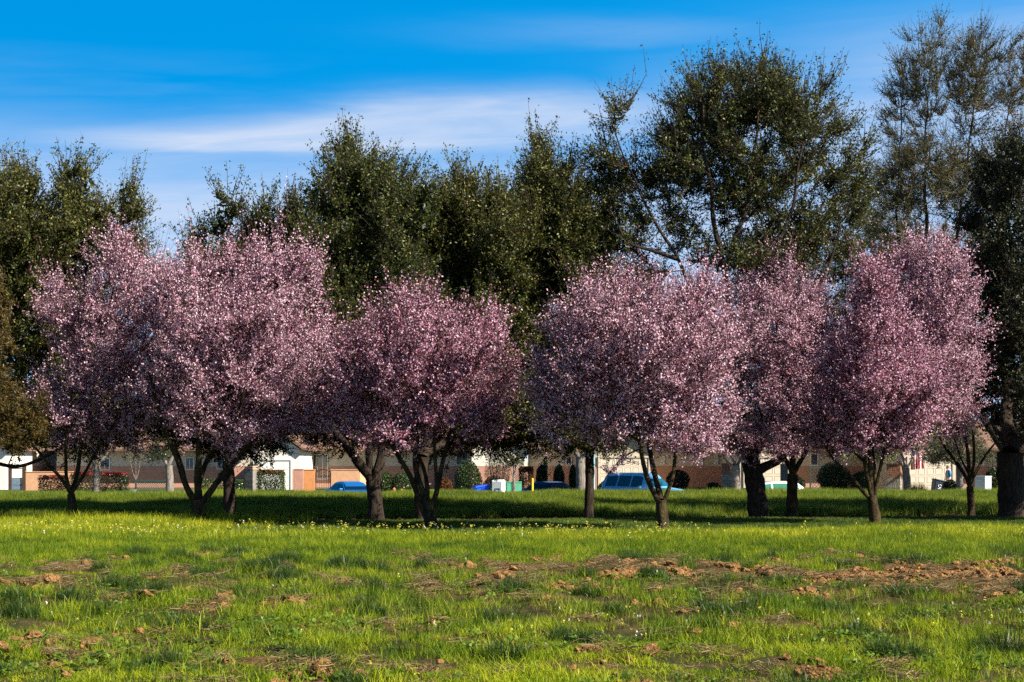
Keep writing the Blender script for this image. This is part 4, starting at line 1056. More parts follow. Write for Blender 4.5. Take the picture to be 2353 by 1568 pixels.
def make_car(name, label, loc, heading, paint, glass, kind='sedan', seed=0):
    """local +x is the nose"""
    root = empty(name, loc, label, 'car' if kind != 'van' else 'van', 'cars parked on the street', heading)
    if kind == 'sedan':
        Lh, w = 2.3, .88
        st = [(-2.3, .45, .85, .9), (-2.2, .38, .98, 1.02), (-1.55, .32, 1.02, 1.06), (-1.5, .32, .99, 1.10), (-.85, .3, .96, 1.42), (-.2, .3, .94, 1.455), (.45, .3, .93, 1.40), (1.15, .3, .94, .985), (1.25, .3, .93, .96), (1.9, .34, .84, .86), (2.2, .38, .74, .76), (2.3, .45, .60, .62)]
        belt = (-1.5, 1.15)
    elif kind == 'van':
        Lh, w = 2.45, .98
        st = [(-2.4, .5, 1.05, 1.15), (-2.32, .42, 1.12, 1.75), (-2.2, .38, 1.12, 1.9), (-1.4, .36, 1.12, 1.95), (0, .36, 1.1, 1.95), (.55, .36, 1.1, 1.9), (1.25, .36, 1.12, 1.18), (1.35, .36, 1.10, 1.14), (2.1, .38, 1.02, 1.06), (2.38, .42, .88, .92), (2.45, .5, .7, .72)]
        belt = (-2.32, 1.25)
    else:
        Lh, w = 2.2, .86
        st = [(-2.15, .45, .85, .95), (-2.1, .38, .96, 1.15), (-1.75, .32, .97, 1.40), (-1.0, .3, .96, 1.47), (-.2, .3, .94, 1.47), (.4, .3, .93, 1.38), (1.05, .3, .93, .97), (1.15, .3, .92, .94), (1.8, .34, .80, .82), (2.1, .38, .70, .72), (2.2, .45, .58, .6)]
        belt = (-2.1, 1.05)

    def sect(s):
        x, zb, zl, zt = s
        k = 1 - .12 * (abs(x) / Lh) ** 4
        wb = w * k; g = max(0, zt - zl)
        wt = wb - .05 - .42 * g if g > .06 else wb - .10
        wt = max(wt, .5)
        return [(x, -wb * .9, zb), (x, -wb, zb + .12), (x, -wb, zl - .12), (x, -wb * .965, zl), (x, -wt, zt - .05 * (g > .1)), (x, -wt * .82, zt + .01),
                (x, wt * .82, zt + .01), (x, wt, zt - .05 * (g > .1)), (x, wb * .965, zl), (x, wb, zl - .12), (x, wb, zb + .12), (x, wb * .9, zb)]
    bm = bmesh.new(); rings = [[bm.verts.new(p) for p in sect(s)] for s in st]
    n = 12
    for a, b in zip(rings[:-1], rings[1:]):
        for i in range(n): j = (i + 1) % n; bm.faces.new((a[i], a[j], b[j], b[i]))
    bm.faces.new(rings[0]); bm.faces.new(list(reversed(rings[-1])))
    bm_obj('body', bm, paint, root, smooth=False)
    # side windows, windscreen and rear window stand 8 mm proud
    S = {s[0]: sect(s) for s in st}
    xs = [s[0] for s in st if belt[0] <= s[0] <= belt[1]]

    def side_pt(x, t, sgn):
        a = np.array([s[0] for s in st]); i = int(np.clip(np.searchsorted(a, x) - 1, 0, len(a) - 2)); f = (x - a[i]) / (a[i + 1] - a[i])
        q0 = np.array(sect(st[i])); q1 = np.array(sect(st[i + 1])); q = q0 * (1 - f) + q1 * f
        lo, hi = (q[3], q[4]) if sgn < 0 else (q[8], q[7])
        p = lo * (1 - t) + hi * t; p[1] += .012 * sgn; return p
    if kind == 'sedan': wins = [(-1.35, -.78), (-.70, .05), (.13, .95)]
    elif kind == 'van': wins = [(-2.1, -1.25), (-1.15, -.25), (-.15, .62)]
    else: wins = [(-1.75, -1.15), (-1.05, -.2), (-.1, .85)]
    for sgn in (-1, 1):
        for a, b in wins:
            bm = bmesh.new(); N_ = 6; lo = []; hi = []
            for k in range(N_ + 1):
                x = a + (b - a) * k / N_; lo.append(bm.verts.new(side_pt(x, .12, sgn))); hi.append(bm.verts.new(side_pt(x, .86, sgn)))
            for k in range(N_): bm.faces.new((lo[k], lo[k + 1], hi[k + 1], hi[k]))
            bm_obj('side_window', bm, glass, root)
    def screen(i0, i1, nm):
        a, b = sect(st[i0]), sect(st[i1]); A5, A6 = np.array(a[4]), np.array(a[7]); B5, B6 = np.array(b[4]), np.array(b[7])
        m0 = (A5 + A6) / 2; q = []
        nrm = np.cross(B5 - A5, A6 - A5); nrm /= np.linalg.norm(nrm); nrm *= np.sign(nrm[2]) * .03
        for p in (A5, A6, B6, B5):
            q.append(p + nrm)
        c = sum(q) / 4; bm = bmesh.new(); vs = [bm.verts.new(c + (p - c) * .93) for p in q]; bm.faces.new(vs); bm_obj(nm, bm, glass, root)
    if kind == 'sedan': screen(6, 7, 'windscreen'); screen(3, 4, 'rear_window')
    elif kind == 'van': screen(5, 6, 'windscreen'); screen(0, 1, 'rear_window')
    else: screen(5, 6, 'windscreen'); screen(1, 2, 'rear_window')
    for sgn in (-1, 1):
        xm = wins[2][1] - .02; bm = bmesh.new(); bx(bm, xm - .06, xm + .08, sgn * (w + .03) - .10, sgn * (w + .03) + .10, st[5][2] - .0, st[5][2] + .15, bevel=.03)
        bm_obj('wing_mirror', bm, paint, root)
        for xw in (-1.35, 1.4):
            bm = bmesh.new(); cyl(bm, (xw, sgn * (w - .10), .32), .32, .22, 20, axis='y'); wh = bm_obj('wheel', bm, M['iron'], root)
            bm = bmesh.new(); cyl(bm, (xw, sgn * (w + .012), .32), .20, .02, 12, axis='y'); bm_obj('rim', bm, M['trim_white'], wh)
        bm = bmesh.new(); bx(bm, Lh - .12, Lh + .012, sgn * .6 - .18, sgn * .6 + .18, .58, .70, bevel=.02); bm_obj('headlight', bm, M['trim_white'], root)
        bm = bmesh.new(); bx(bm, -Lh - .012, -Lh + .1, sgn * .62 - .14, sgn * .62 + .14, .70, .84, bevel=.02); bm_obj('tail_light', bm, mat('lamp_red', (.4, .02, .02), .3), root)
    return root


def build_cars():
    zr = -.896
    d = 92.5
    make_car('parked_car', 'bright blue saloon car seen by its roof below the tan garden wall', (X(806, d), d, zr), math.atan2(-.9, .42), carpaint('paint_blue', (.01, .13, .42)), glassmat('glass_blue', (.003, .016, .045)), 'sedan')
    d = 92
    make_car('parked_car', 'navy saloon car with a dark windscreen right of the yellow bollard', (X(1268, d), d, zr), math.atan2(-.82, .55), carpaint('paint_navy', (.008, .045, .13)), glassmat('glass_navy', (.01, .03, .06)), 'sedan')
    d = 91
    make_car('parked_van', 'pale blue people carrier with white roof behind the Y shaped plum trunk', (X(1478, d), d, zr), math.atan2(-.72, .70), carpaint('paint_pale_blue', (.16, .50, .85), 0.), glassmat('glass_teal', (.015, .10, .17)), 'van')
    d = 93
    make_car('parked_car', 'silver hatchback with green tinted windows between the two big right trunks', (X(1757, d), d, zr), math.atan2(-.25, -.95), carpaint('paint_silver', (.45, .42, .40), .2), glassmat('glass_green', (.03, .16, .11)), 'hatch')


# ------------------------------------------------------------------ street furniture
def wheelie_bin(name, label, loc, rz, m, lid_m, h=1.05, w=.6, tilt=0., lid_open=.0, emblem=False):
    root = empty(name, loc, label, 'bin', None, rz)
    root.rotation_euler = (0, tilt, rz)
    bm = bmesh.new(); vs = bx(bm, -w / 2, w / 2, -w / 2, w / 2, .05, h)
    for v in vs:
        if v.co.z < .5: v.co.x *= .8; v.co.y *= .8
    bmesh.ops.bevel(bm, geom=list(bm.edges), offset=.03, segments=2, affect='EDGES')
    bm_obj('bin_body', bm, m, root)
    bm = bmesh.new(); bx(bm, -w / 2 - .03, w / 2 + .03, -w / 2 - .04, w / 2 + .04, h + .003, h + .07, bevel=.02)
    if lid_open: bmesh.ops.transform(bm, matrix=Matrix.Translation((w / 2, 0, h)) @ Matrix.Rotation(lid_open, 4, 'Y') @ Matrix.Translation((-w / 2, 0, -h)), verts=bm.verts)
    bm_obj('lid', bm, lid_m, root)
    bm = bmesh.new(); cyl(bm, (w / 2 + .05, 0, h - .06), .018, w * .8, 8, axis='y'); bm_obj('handle', bm, m, root)
    for s in (-1, 1):
        bm = bmesh.new(); cyl(bm, (w / 2 - .06, s * (w / 2 - .02), .12), .12, .05, 14, axis='y'); bm_obj('wheel', bm, M['iron'], root)
    if emblem:
        # three chasing arrows on the street-facing side
        bm = bmesh.new()
        for k in range(3):
            a0 = k * 2 * PI / 3 + .2
            pts = []
            for t in np.linspace(0, 1.5, 5): pts.append((math.cos(a0 + t), math.sin(a0 + t)))
            r0, r1 = .075, .115
            for (c0, s0), (c1, s1) in zip(pts[:-1], pts[1:]):
                bm.faces.new([bm.verts.new((q * 1., -w / 2 - .012, .62 + z)) for q, z in ((c0 * r0, s0 * r0), (c1 * r0, s1 * r0), (c1 * r1, s1 * r1), (c0 * r1, s0 * r1))])
        bx(bm, -.1, .1, -w / 2 - .014, -w / 2 - .006, .43, .47)
        bm_obj('recycling_emblem', bm, M['trim_white'], root)
    return root


def build_furniture():
    plast = lambda n, c: mat(n, c, .45, spec=.4)
    blue, green, navy = plast('bin_blue', (.012, .10, .85)), plast('bin_green', (.03, .13, .05)), plast('bin_navy', (.02, .03, .06))
    d = 85.4; zb = -.58
    wheelie_bin('wheelie_bin', 'bright blue recycling bin with its lid part open in front of the round shrub', (X(1105, d), d, zb), .3, blue, blue, 1.02, .74, lid_open=-.18)
    wheelie_bin('wheelie_bin', 'dark green bin squeezed between the blue bin and the white postal box', (X(1124, d), d + .5, zb), .2, green, green, .98, .55)
    d = 103
    wheelie_bin('wheelie_bin', 'dark navy bin with white emblem tipped back beside the standing person', (X(2150, d), d, Gz(X(2150, d), d) + .03), .15, navy, plast('bin_lid', (.06, .08, .08)), .95, .66, tilt=.22, emblem=True)
    # postal collection box
    d = 85.0; x = X(1146, d)
    root = empty('postal_box', (x, d, zb), 'white postal box with a blue eagle emblem beside the green cabinets', 'postal box', None, math.radians(-20))
    wm = mat('box_white', (.72, .74, .76), .5); h = 1.33; w = .27
    bm = bmesh.new(); bx(bm, -w, w, -w, w, .18, h - .1, bevel=.015)
    bm_obj('box_body', bm, wm, root)
    bm = bmesh.new(); q = cyl(bm, (0, 0, 0), w, 2 * w - .004, 24, axis='x')
    bmesh.ops.transform(bm, matrix=Matrix.Translation((0, 0, h - .12)) @ Matrix.Diagonal((1, 1, .45, 1)), verts=bm.verts); bm_obj('rounded_top', bm, wm, root)
    for a in (-1, 1):
        for b in (-1, 1): boxobj('leg', wm, root, a * (w - .04) - .025, a * (w - .04) + .025, b * (w - .04) - .025, b * (w - .04) + .025, 0, .178)
    bm = bmesh.new()
    pts = [(-.17, .62), (.13, .62), (.17, .88), (-.13, .88)]
    bm.faces.new([bm.verts.new((a, -w - .006, b)) for a, b in pts])
    em = bm_obj('emblem', bm, mat('emblem_blue', (.01, .08, .35), .5), root)
    bm = bmesh.new()
    for tri in ([(-.10, .82), (.12, .77), (.0, .70), (-.06, .77)], [(-.11, .67), (.02, .69), (-.04, .65), (-.11, .645)]):
        bm.faces.new([bm.verts.new((a, -w - .010, b)) for a, b in tri])
    bm_obj('eagle_mark', bm, M['trim_white'], em)
    bm = bmesh.new()
    for k in range(6): bx(bm, -.14 + k * .045, -.14 + k * .045 + .03, -w - .010, -w - .004, .55, .585)
    bm_obj('small_lettering', bm, mat('letter_blue', (.02, .08, .3), .5), root)
    # green utility cabinets
    gm = mat('cabinet_green', (.10, .40, .25), .6, .06, 5)
    for a, b, lb in ((1163, 1182, 'light green utility cabinet left of the small forked tree'), (1182.6, 1198.5, 'light green utility cabinet right of the small forked tree stem')):
        d = 85.6; x = X((a + b) / 2, d); w = (X(b, d) - X(a, d)) / 2; h = Zp(1107, d) - zb
        root = empty('utility_cabinet', (x, d, zb), lb, 'cabinet', 'light green utility cabinets')
        boxobj('cabinet_body', gm, root, -w, w, -.25, .25, 0, h - .06, bevel=.01); boxobj('cabinet_lid', gm, root, -w - .012, w + .012, -.27, .27, h - .058, h, bevel=.015)
        boxobj('door_panel', gm, root, -w + .04, w - .04, -.262, -.252, .1, h - .12)
        bm = bmesh.new(); cyl(bm, (w - .09, -.275, h * .6), .02, .03, 8, axis='y'); bm_obj('handle', bm, M['iron'], root)
    # pale cabinet at right
    d = 86; x = X(2259, d); w = (X(2278, d) - X(2240.6, d)) / 2 / 1.38; h = Zp(1094, d) + .58
    cm = mat('cabinet_pale', (.46, .50, .50), .6, .04, 3)
    root = empty('utility_cabinet', (x, d, -.58), 'large pale grey utility cabinet near the massive right trunk', 'cabinet', None, math.radians(-48))
    boxobj('cabinet_body', cm, root, -w, w, -w, w, 0, h - .07, bevel=.01); boxobj('cabinet_lid', cm, root, -w - .02, w + .02, -w - .02, w + .02, h - .068, h, bevel=.015)
    boxobj('door_panel', cm, root, -w + .06, w - .06, -w - .012, -w - .002, .12, h - .16); boxobj('hasp', M['trim_white'], root, -.08, .08, -w - .03, -w - .013, h - .24, h - .21)
    # small white box at left
    d = 104; x = X(307, d); g = Gz(x, d)
    root = empty('meter_box', (x, d, g), 'small pale meter box on the ground left of the green lattice', 'box', None, .5)
    boxobj('box_body', cm, root, -.13, .13, -.12, .12, 0, Zp(1126, d) - g - .04, bevel=.01); boxobj('lid', M['trim_white'], root, -.145, .145, -.135, .135, Zp(1126, d) - g - .038, Zp(1126, d) - g, bevel=.01)
    # bollards
    d = 85.2; x = X(1223.5, d)
    root = empty('bollard', (x, d, -.58), 'yellow bollard beside the square rusty shrub', 'bollard')
    ym = mat('bollard_yellow', (.80, .58, .03), .5); hh = Zp(1099, d) + .58
    bm = bmesh.new(); cyl(bm, (0, 0, (hh - .05) / 2), .055, hh - .05, 18); bm_obj('post', bm, ym, root, smooth=False)
    bm = bmesh.new(); bmesh.ops.create_uvsphere(bm, u_segments=16, v_segments=10, radius=.056, matrix=Matrix.Translation((0, 0, hh - .056))); bm_obj('domed_cap', bm, ym, root)
    tm = mat('marker_terracotta', (.45, .16, .09), .7, .1, 8)
    for px, pt, lb in ((905.5, 1121, 'taller terracotta marker post in front of the round shrubs'), (923, 1124, 'shorter terracotta marker post nearest the twisted plum')):
        d = 84.6; x = X(px, d); hh = Zp(pt, d) + .58
        root = empty('marker_post', (x, d, -.58), lb, 'post', 'terracotta marker posts')
        bm = bmesh.new(); cyl(bm, (0, 0, hh / 2 - .04), .10, hh - .08, 14, r2=.085); bm_obj('post', bm, tm, root)
        bm = bmesh.new(); cyl(bm, (0, 0, hh - .035), .09, .085, 14, r2=.03); bm_obj('pointed_cap', bm, tm, root)
    d = 84.4; x = X(885, d)
    bm = bmesh.new(); bmesh.ops.create_icosphere(bm, subdivisions=3, radius=.5)
    for v in bm.verts:
        k = 1 + .35 * (float(vn2(v.co.x * 3 + 5, v.co.y * 3 + v.co.z * 2 + 5, 8)) - .5); v.co = Vector((v.co.x * .34 * 2 * .5 * k, v.co.y * .3 * k, v.co.z * .66 * k + .34))
    o = bm_obj('boulder', bm, mat('white_stone', (.75, .75, .74), .8, .08, 6), None, smooth=True); o.location = (x, d, -.58); tag(o, 'small white landscape boulder right of the forked oak trunk', 'boulder')
    # lamp post
    d = 83; x = X(1364, d); g = Gz(x, d)
    root = empty('street_lamp', (x, d, g), 'pale turquoise lamp post right of the narrow black oak trunk', 'street lamp')
    lm = mat('lamp_post_paint', (.30, .62, .68), .5, .1, 5)
    bm = bmesh.new(); cyl(bm, (0, 0, 2.9), .058, 5.8, 16, r2=.04); bm_obj('post', bm, lm, root)
    bm = bmesh.new(); cyl(bm, (0, 0, .12), .12, .3, 16, r2=.07); bm_obj('base', bm, lm, root)
    bm = bmesh.new(); bx(bm, -.03, .9, -.03, .03, 5.72, 5.78); bm_obj('arm', bm, lm, root)
    bm = bmesh.new(); bx(bm, .7, 1.3, -.12, .12, 5.66, 5.76 - .045, bevel=.03); bm_obj('lamp_head', bm, lm, root)
    # slim downpipe-like turquoise stake behind the second left oak
    # flag on a pole
    d = 104; x = X(2094, d)
    root = empty('flag', (x, d, Zp(1038, d)), 'red and white striped flag hanging from a pole beside the street tree', 'flag')
    fm = bpy.data.materials.new('flag_cloth'); fm.use_nodes = True; nt = fm.node_tree; b = nt.nodes['Principled BSDF']; b.inputs['Roughness'].default_value = .8
    a = nt.nodes.new('ShaderNodeAttribute'); a.attribute_name = 'rnd'; rp = nt.nodes.new('ShaderNodeValToRGB'); rp.color_ramp.interpolation = 'CONSTANT'
    e = rp.color_ramp.elements; e[0].position = 0; e[0].color = (.55, .01, .03, 1); e[1].position = .4; e[1].color = (.8, .76, .74, 1); q = e.new(.8); q.color = (.02, .03, .16, 1)
    nt.links.new(a.outputs['Fac'], rp.inputs['Fac']); nt.links.new(rp.outputs[0], b.inputs['Base Color'])
    wv, hv = X(2124, d) - X(2095, d), Zp(1030, d) - Zp(1083, d); nx_, nz_ = 65, 40
    us, vs = np.meshgrid(np.linspace(0, 1, nx_ + 1), np.linspace(0, 1, nz_ + 1))
    fx = us * wv * (1 - .16 * (1 - vs)) + .04 * vs * np.sin(us * 9); fy = .10 * np.sin(us * 14 + vs * 2) * (.3 + vs) ; fz = -vs * hv * (1 - .06 * us)
    V = np.stack([fx, fy, fz + .3], -1).reshape(-1, 3); ii = np.arange(len(V)).reshape(nz_ + 1, nx_ + 1)
    Q = np.stack([ii[:-1, :-1], ii[:-1, 1:], ii[1:, 1:], ii[1:, :-1]], -1).reshape(-1, 4)
    col = np.tile((np.arange(nx_) // 5 % 2) * .5 + .1, nz_); rowi = np.repeat(np.arange(nz_), nx_); ci = np.tile(np.arange(nx_), nz_)
    col = np.where((ci < 35) & (rowi < 14), .9, col)
    st_ = (ci % 4 == 2) & (rowi % 3 == 1) & (ci < 34) & (rowi < 13); col = np.where(st_, .5, col)
    me = np_mesh('cloth', V, Q, rnd=col, smooth=True); link('cloth', me, fm, root)
    me = np_mesh('flag_pole', *tubes(np.array([[[-.05, .05, .45], [.5, .02, .33], [1.0, 0, .30]]]), np.full((1, 3), .018), 8)); link('flag_pole', me, M['wood_dark'], root)


def build_person():
    d = 104.; x = X(2179, d); g = Gz(x, d)
    root = empty('person', (x, d, g), 'person in a blue shirt and pale vest standing in profile before the garage', 'person')
    H = Zp(1069, d) - g; k = H / 1.76
    verts, edges, rad = [], [], []
    def v(p, r): verts.append(tuple(c * k for c in p)); rad.append(r * k); return len(verts) - 1
    def e(a, b): edges.append((a, b))
    pel = v((0, 0, .96), .145); wa = v((-.01, 0, 1.08), .13); ch = v((0, 0, 1.28), .15); ct = v((.01, 0, 1.42), .12); nk = v((-.01, 0, 1.50), .058); hd0 = v((-.03, 0, 1.58), .078); hd = v((-.035, 0, 1.66), .098); ht = v((-.03, 0, 1.70), .062)
    nose = v((-.145, 0, 1.60), .012)
    for a, b in ((pel, wa), (wa, ch), (ch, ct), (ct, nk), (nk, hd0), (hd0, hd), (hd, ht), (hd0, nose)): e(a, b)
    for s in (-1, 1):
        ea = v((-.01, s * .098, 1.61), .018); e(hd, ea)
        hip = v((0, s * .10, .90), .095); kn = v((-.04 - .06 * s, s * .11, .50), .062); an = v((.02 - .10 * s, s * .11, .09), .042); to = v((-.13 - .10 * s, s * .12, .035), .035)
        e(pel, hip); e(hip, kn); e(kn, an); e(an, to)
        sh = v((.015, s * .17, 1.41), .07); el = v((.05, s * .235, 1.13), .045); wr = v((-.10, s * .22, .93), .03); pa = v((-.15, s * .215, .88), .034)
        e(ct, sh); e(sh, el); e(el, wr); e(wr, pa)
        for f, (dy, ln) in enumerate(((-.027, .055), (-.009, .065), (.009, .06), (.026, .048))):
            k1 = v((-.185, s * .215 + dy, .855 - .004 * f), .010); k2 = v((-.185 - ln * .45, s * .215 + dy, .825), .009); k3 = v((-.185 - ln * .55, s * .215 + dy, .80), .007)
            e(pa, k1); e(k1, k2); e(k2, k3)
        t1 = v((-.15, s * .215 - s * .04, .885), .011); t2 = v((-.185, s * .215 - s * .055, .865), .009); e(pa, t1); e(t1, t2)
    me = bpy.data.meshes.new('body'); me.from_pydata(verts, edges, [])
    o = link('body', me, mat('skin', (.50, .27, .18), .6), root)
    o.modifiers.new('skin', 'SKIN'); me.skin_vertices[0].data[0].use_root = True
    for i, r_ in enumerate(rad): me.skin_vertices[0].data[i].radius = (r_, r_)
    sb = o.modifiers.new('sub', 'SUBSURF'); sb.levels = 1; sb.render_levels = 1
    def cloth(nm, chains, m, sides=14):
        parts = []
        for pts, rr, sq in chains:
            P = np.array(pts) * k; V, Q = tubes(P[None], (np.array(rr) * k)[None], sides)
            V = V.copy(); c = P.mean(0)
            V[:, 0] = c[0] + (V[:, 0] - c[0]) * 1.0; V[:, 1] = c[1] + (V[:, 1] - c[1]) * sq
            parts.append((V, Q))
        me = np_mesh(nm, *join_vq(parts), smooth=True); o = link(nm, me, m, root); sd = o.modifiers.new('solid', 'SOLIDIFY'); sd.thickness = .012
    cloth('vest', [([(0, 0, .90), (-.01, 0, 1.05), (0, 0, 1.28), (.01, 0, 1.40), (.0, 0, 1.47), (-.01, 0, 1.51)], [.165, .168, .172, .15, .11, .075], 1.18)], mat('vest_pale', (.66, .70, .72), .8, .05, 8))
    cloth('shirt', [([(.01, s * .15, 1.43), (.02, s * .19, 1.38), (.05, s * .24, 1.15), (.02, s * .235, 1.05)], [.06, .083, .068, .058], 1.) for s in (-1, 1)], mat('shirt_blue', (.01, .20, .48), .8, .1, 9))
    cloth('trousers', [([(0, s * .085, .98), (0, s * .10, .88), (-.04 - .06 * s, s * .11, .50), (.02 - .10 * s, s * .11, .10)], [.12, .115, .082, .068], 1.) for s in (-1, 1)], mat('trousers_khaki', (.30, .25, .18), .9, .1, 9))
    bm = bmesh.new(); bmesh.ops.create_uvsphere(bm, u_segments=18, v_segments=12, radius=.108 * k)
    bmesh.ops.delete(bm, geom=[w_ for w_ in bm.verts if (w_.co.z < -.02 * k and w_.co.x < .02 * k) or w_.co.z < -.07 * k], context='VERTS')
    for w_ in bm.verts: w_.co = Vector((w_.co.x * 1.02 - .012 * k, w_.co.y * .94, w_.co.z * 1.0 + 1.665 * k))
    bm_obj('hair', bm, mat('hair_grey', (.32, .25, .17), .9), root, smooth=True)
    for s in (-1, 1):
        bm = bmesh.new(); bmesh.ops.create_uvsphere(bm, u_segments=8, v_segments=6, radius=.011 * k, matrix=Matrix.Translation((-.122 * k, s * .034 * k, 1.625 * k))); bm_obj('eye', bm, M['iron'], root)
        bm = bmesh.new(); bx(bm, (-.26 - .10 * s) * k, (.07 - .10 * s) * k, (s * .12 - .05) * k, (s * .12 + .05) * k, -.0, .085 * k, bevel=.02); bm_obj('shoe', bm, M['wood_dark'], root)
    bm = bmesh.new(); bx(bm, -.122 * k, -.112 * k, -.022 * k, .022 * k, 1.553 * k, 1.561 * k); bm_obj('mouth', bm, mat('lips', (.35, .12, .10), .6), root)


# ------------------------------------------------------------------ ground cover (stuff)
def scatter(name, label, cat, srcs, P, rot, scl, idx):
    """one ground cover object: small source meshes set out on points"""
    c = bpy.data.collections.new(name + '_kinds')
    for i, (me, m) in enumerate(srcs):
        o = bpy.data.objects.new('%s_kind_%02d' % (name, i), me); me.materials.append(m); c.objects.link(o)
    pm = bpy.data.meshes.new(name); pm.vertices.add(len(P)); pm.vertices.foreach_set('co', np.ascontiguousarray(P, np.float32).ravel())
    a = pm.attributes.new('rot', 'FLOAT_VECTOR', 'POINT'); a.data.foreach_set('vector', np.ascontiguousarray(rot, np.float32).ravel())
    a = pm.attributes.new('scl', 'FLOAT_VECTOR', 'POINT'); a.data.foreach_set('vector', np.ascontiguousarray(scl, np.float32).ravel())
    a = pm.attributes.new('idx', 'INT', 'POINT'); a.data.foreach_set('value', np.ascontiguousarray(idx, np.int32))
    o = bpy.data.objects.new(name, pm); COL.objects.link(o)
    ng = bpy.data.node_groups.new(name, 'GeometryNodeTree')
    ng.interface.new_socket('Geometry', in_out='INPUT', socket_type='NodeSocketGeometry'); ng.interface.new_socket('Geometry', in_out='OUTPUT', socket_type='NodeSocketGeometry')
    N = ng.nodes; Lk = ng.links.new
    gi = N.new('NodeGroupInput'); go = N.new('NodeGroupOutput'); ip = N.new('GeometryNodeInstanceOnPoints')
    ci = N.new('GeometryNodeCollectionInfo'); ci.inputs['Collection'].default_value = c; ci.inputs['Separate Children'].default_value = True; ci.inputs['Reset Children'].default_value = True
    ip.inputs['Pick Instance'].default_value = True
    def na(nm, t):
        n = N.new('GeometryNodeInputNamedAttribute'); n.data_type = t; n.inputs['Name'].default_value = nm; return n.outputs['Attribute']
    Lk(gi.outputs[0], ip.inputs['Points']); Lk(ci.outputs[0], ip.inputs['Instance']); Lk(na('idx', 'INT'), ip.inputs['Instance Index'])
    Lk(na('rot', 'FLOAT_VECTOR'), ip.inputs['Rotation']); Lk(na('scl', 'FLOAT_VECTOR'), ip.inputs['Scale']); Lk(ip.outputs[0], go.inputs[0])
    md = o.modifiers.new('scatter', 'NODES'); md.node_group = ng
    tag(o, label, cat, kind='stuff')
    return o


def clump(seed, n, rad, h, w, lean=.35, hvar=.4):
    """blades of grass, unit height about h"""
    r = np.random.default_rng(seed)
    th = r.uniform(0, 2 * PI, n); rr = rad * np.sqrt(r.uniform(0, 1, n)); b = np.stack([np.cos(th) * rr, np.sin(th) * rr, np.full(n, -.015)], 1)
    hh = h * (1 - hvar + 2 * hvar * r.uniform(0, 1, n)); ld = r.uniform(0, 2 * PI, n); ll = hh * lean * r.uniform(.2, 1.6, n)
    m_ = b + np.stack([np.cos(ld) * ll * .35, np.sin(ld) * ll * .35, hh * .55], 1)
    e = b + np.stack([np.cos(ld) * ll, np.sin(ld) * ll, hh * (1 - .18 * (ll / hh))], 1)
    f = r.uniform(0, PI, n); s = np.stack([np.cos(f), np.sin(f), np.zeros(n)], 1) * w / 2
    V = np.stack([b - s, b + s, m_ + s * .8, m_ - s * .8, e + s * .15, e - s * .15], 1).reshape(-1, 3)
    i = np.arange(n)[:, None] * 6
    Q = np.concatenate([i + [0, 1, 2, 3], i + [3, 2, 4, 5]], 1).reshape(-1, 4)
    return np_mesh('clump', V, Q, rnd=np.repeat(r.uniform(0, 1, n), 2))


def weed(seed, n=10, R=.07, L=.022):
    r = np.random.default_rng(seed); th = r.uniform(0, 2 * PI, n); rr = R * np.sqrt(r.uniform(0, 1, n))
    c = np.stack([np.cos(th) * rr, np.sin(th) * rr, r.uniform(.015, .06, n)], 1)
    nrm = np.stack([r.normal(size=n) * .45, r.normal(size=n) * .45 , np.ones(n)], 1); nrm /= np.linalg.norm(nrm, axis=1, keepdims=True)
    a = np.cross(nrm, [1, .2, 0]); a /= np.linalg.norm(a, axis=1, keepdims=True); b = np.cross(nrm, a)
    k = 6; V = []
    for t in range(k): V.append(c + (a * math.cos(t * 2 * PI / k) + b * math.sin(t * 2 * PI / k) * .8) * (L * r.uniform(.6, 1.2, n))[:, None])
    V = np.stack(V, 1).reshape(-1, 3); Q = np.arange(n * k).reshape(n, k)
    return np_mesh('weed', V, Q, rnd=r.uniform(0, 1, n))


def flower(seed, n=5, h=.16, pr=.016):
    r = np.random.default_rng(seed); V = []; Q = []; rn = []
    for i in range(n):
        c = np.array([r.normal() * .025, r.normal() * .025, h * r.uniform(.75, 1.05)]); u = r.normal(size=3) * .5 + [0, -.4, 1]; u /= np.linalg.norm(u)
        a = np.cross(u, [1, 0, .1]); a /= np.linalg.norm(a); b = np.cross(u, a)
        for k in range(4):
            t = k * PI / 2; d1 = a * math.cos(t) + b * math.sin(t); d2 = -a * math.sin(t) + b * math.cos(t); o = len(V)
            V += [c, c + (d1 * .7 + d2 * .45) * pr, c + d1 * pr * 1.25 + u * .004, c + (d1 * .7 - d2 * .45) * pr]; Q.append([o, o + 1, o + 2, o + 3]); rn.append(r.uniform())
    return np_mesh('flower', np.array(V), np.array(Q), rnd=np.array(rn))


def clod(seed, sub=3):
    bm = bmesh.new(); bmesh.ops.create_icosphere(bm, subdivisions=sub, radius=1)
    P = np.array([v.co[:] for v in bm.verts]); n = vn3(P + 5, 1.7, seed) + .5 * vn3(P + 5, 4, seed + 1) + .25 * vn3(P + 9, 8, seed + 2)
    for v, k in zip(bm.verts, n): v.co = v.co * (.45 + .62 * float(k)); v.co.z *= .62
    me = bpy.data.meshes.new('clod'); bm.to_mesh(me); bm.free(); return me


def straw(seed, n=26, R=.14):
    r = np.random.default_rng(seed); th = r.normal(0, .7, n) + r.uniform(0, PI); c = np.stack([r.normal(size=n) * R * .5, r.normal(size=n) * R * .5, r.uniform(.005, .05, n)], 1)
    dv = np.stack([np.cos(th), np.sin(th), r.normal(size=n) * .18], 1) * (r.uniform(.04, .13, n))[:, None]
    P = np.stack([c - dv, c, c + dv], 1); P[:, 1] += r.normal(size=(n, 3)) * .008
    V, Q = tubes(P, np.tile([.0022, .003, .0018], (n, 1)), 3); return np_mesh('straw', V, Q, rnd=np.repeat(r.uniform(0, 1, n), len(Q) // n))


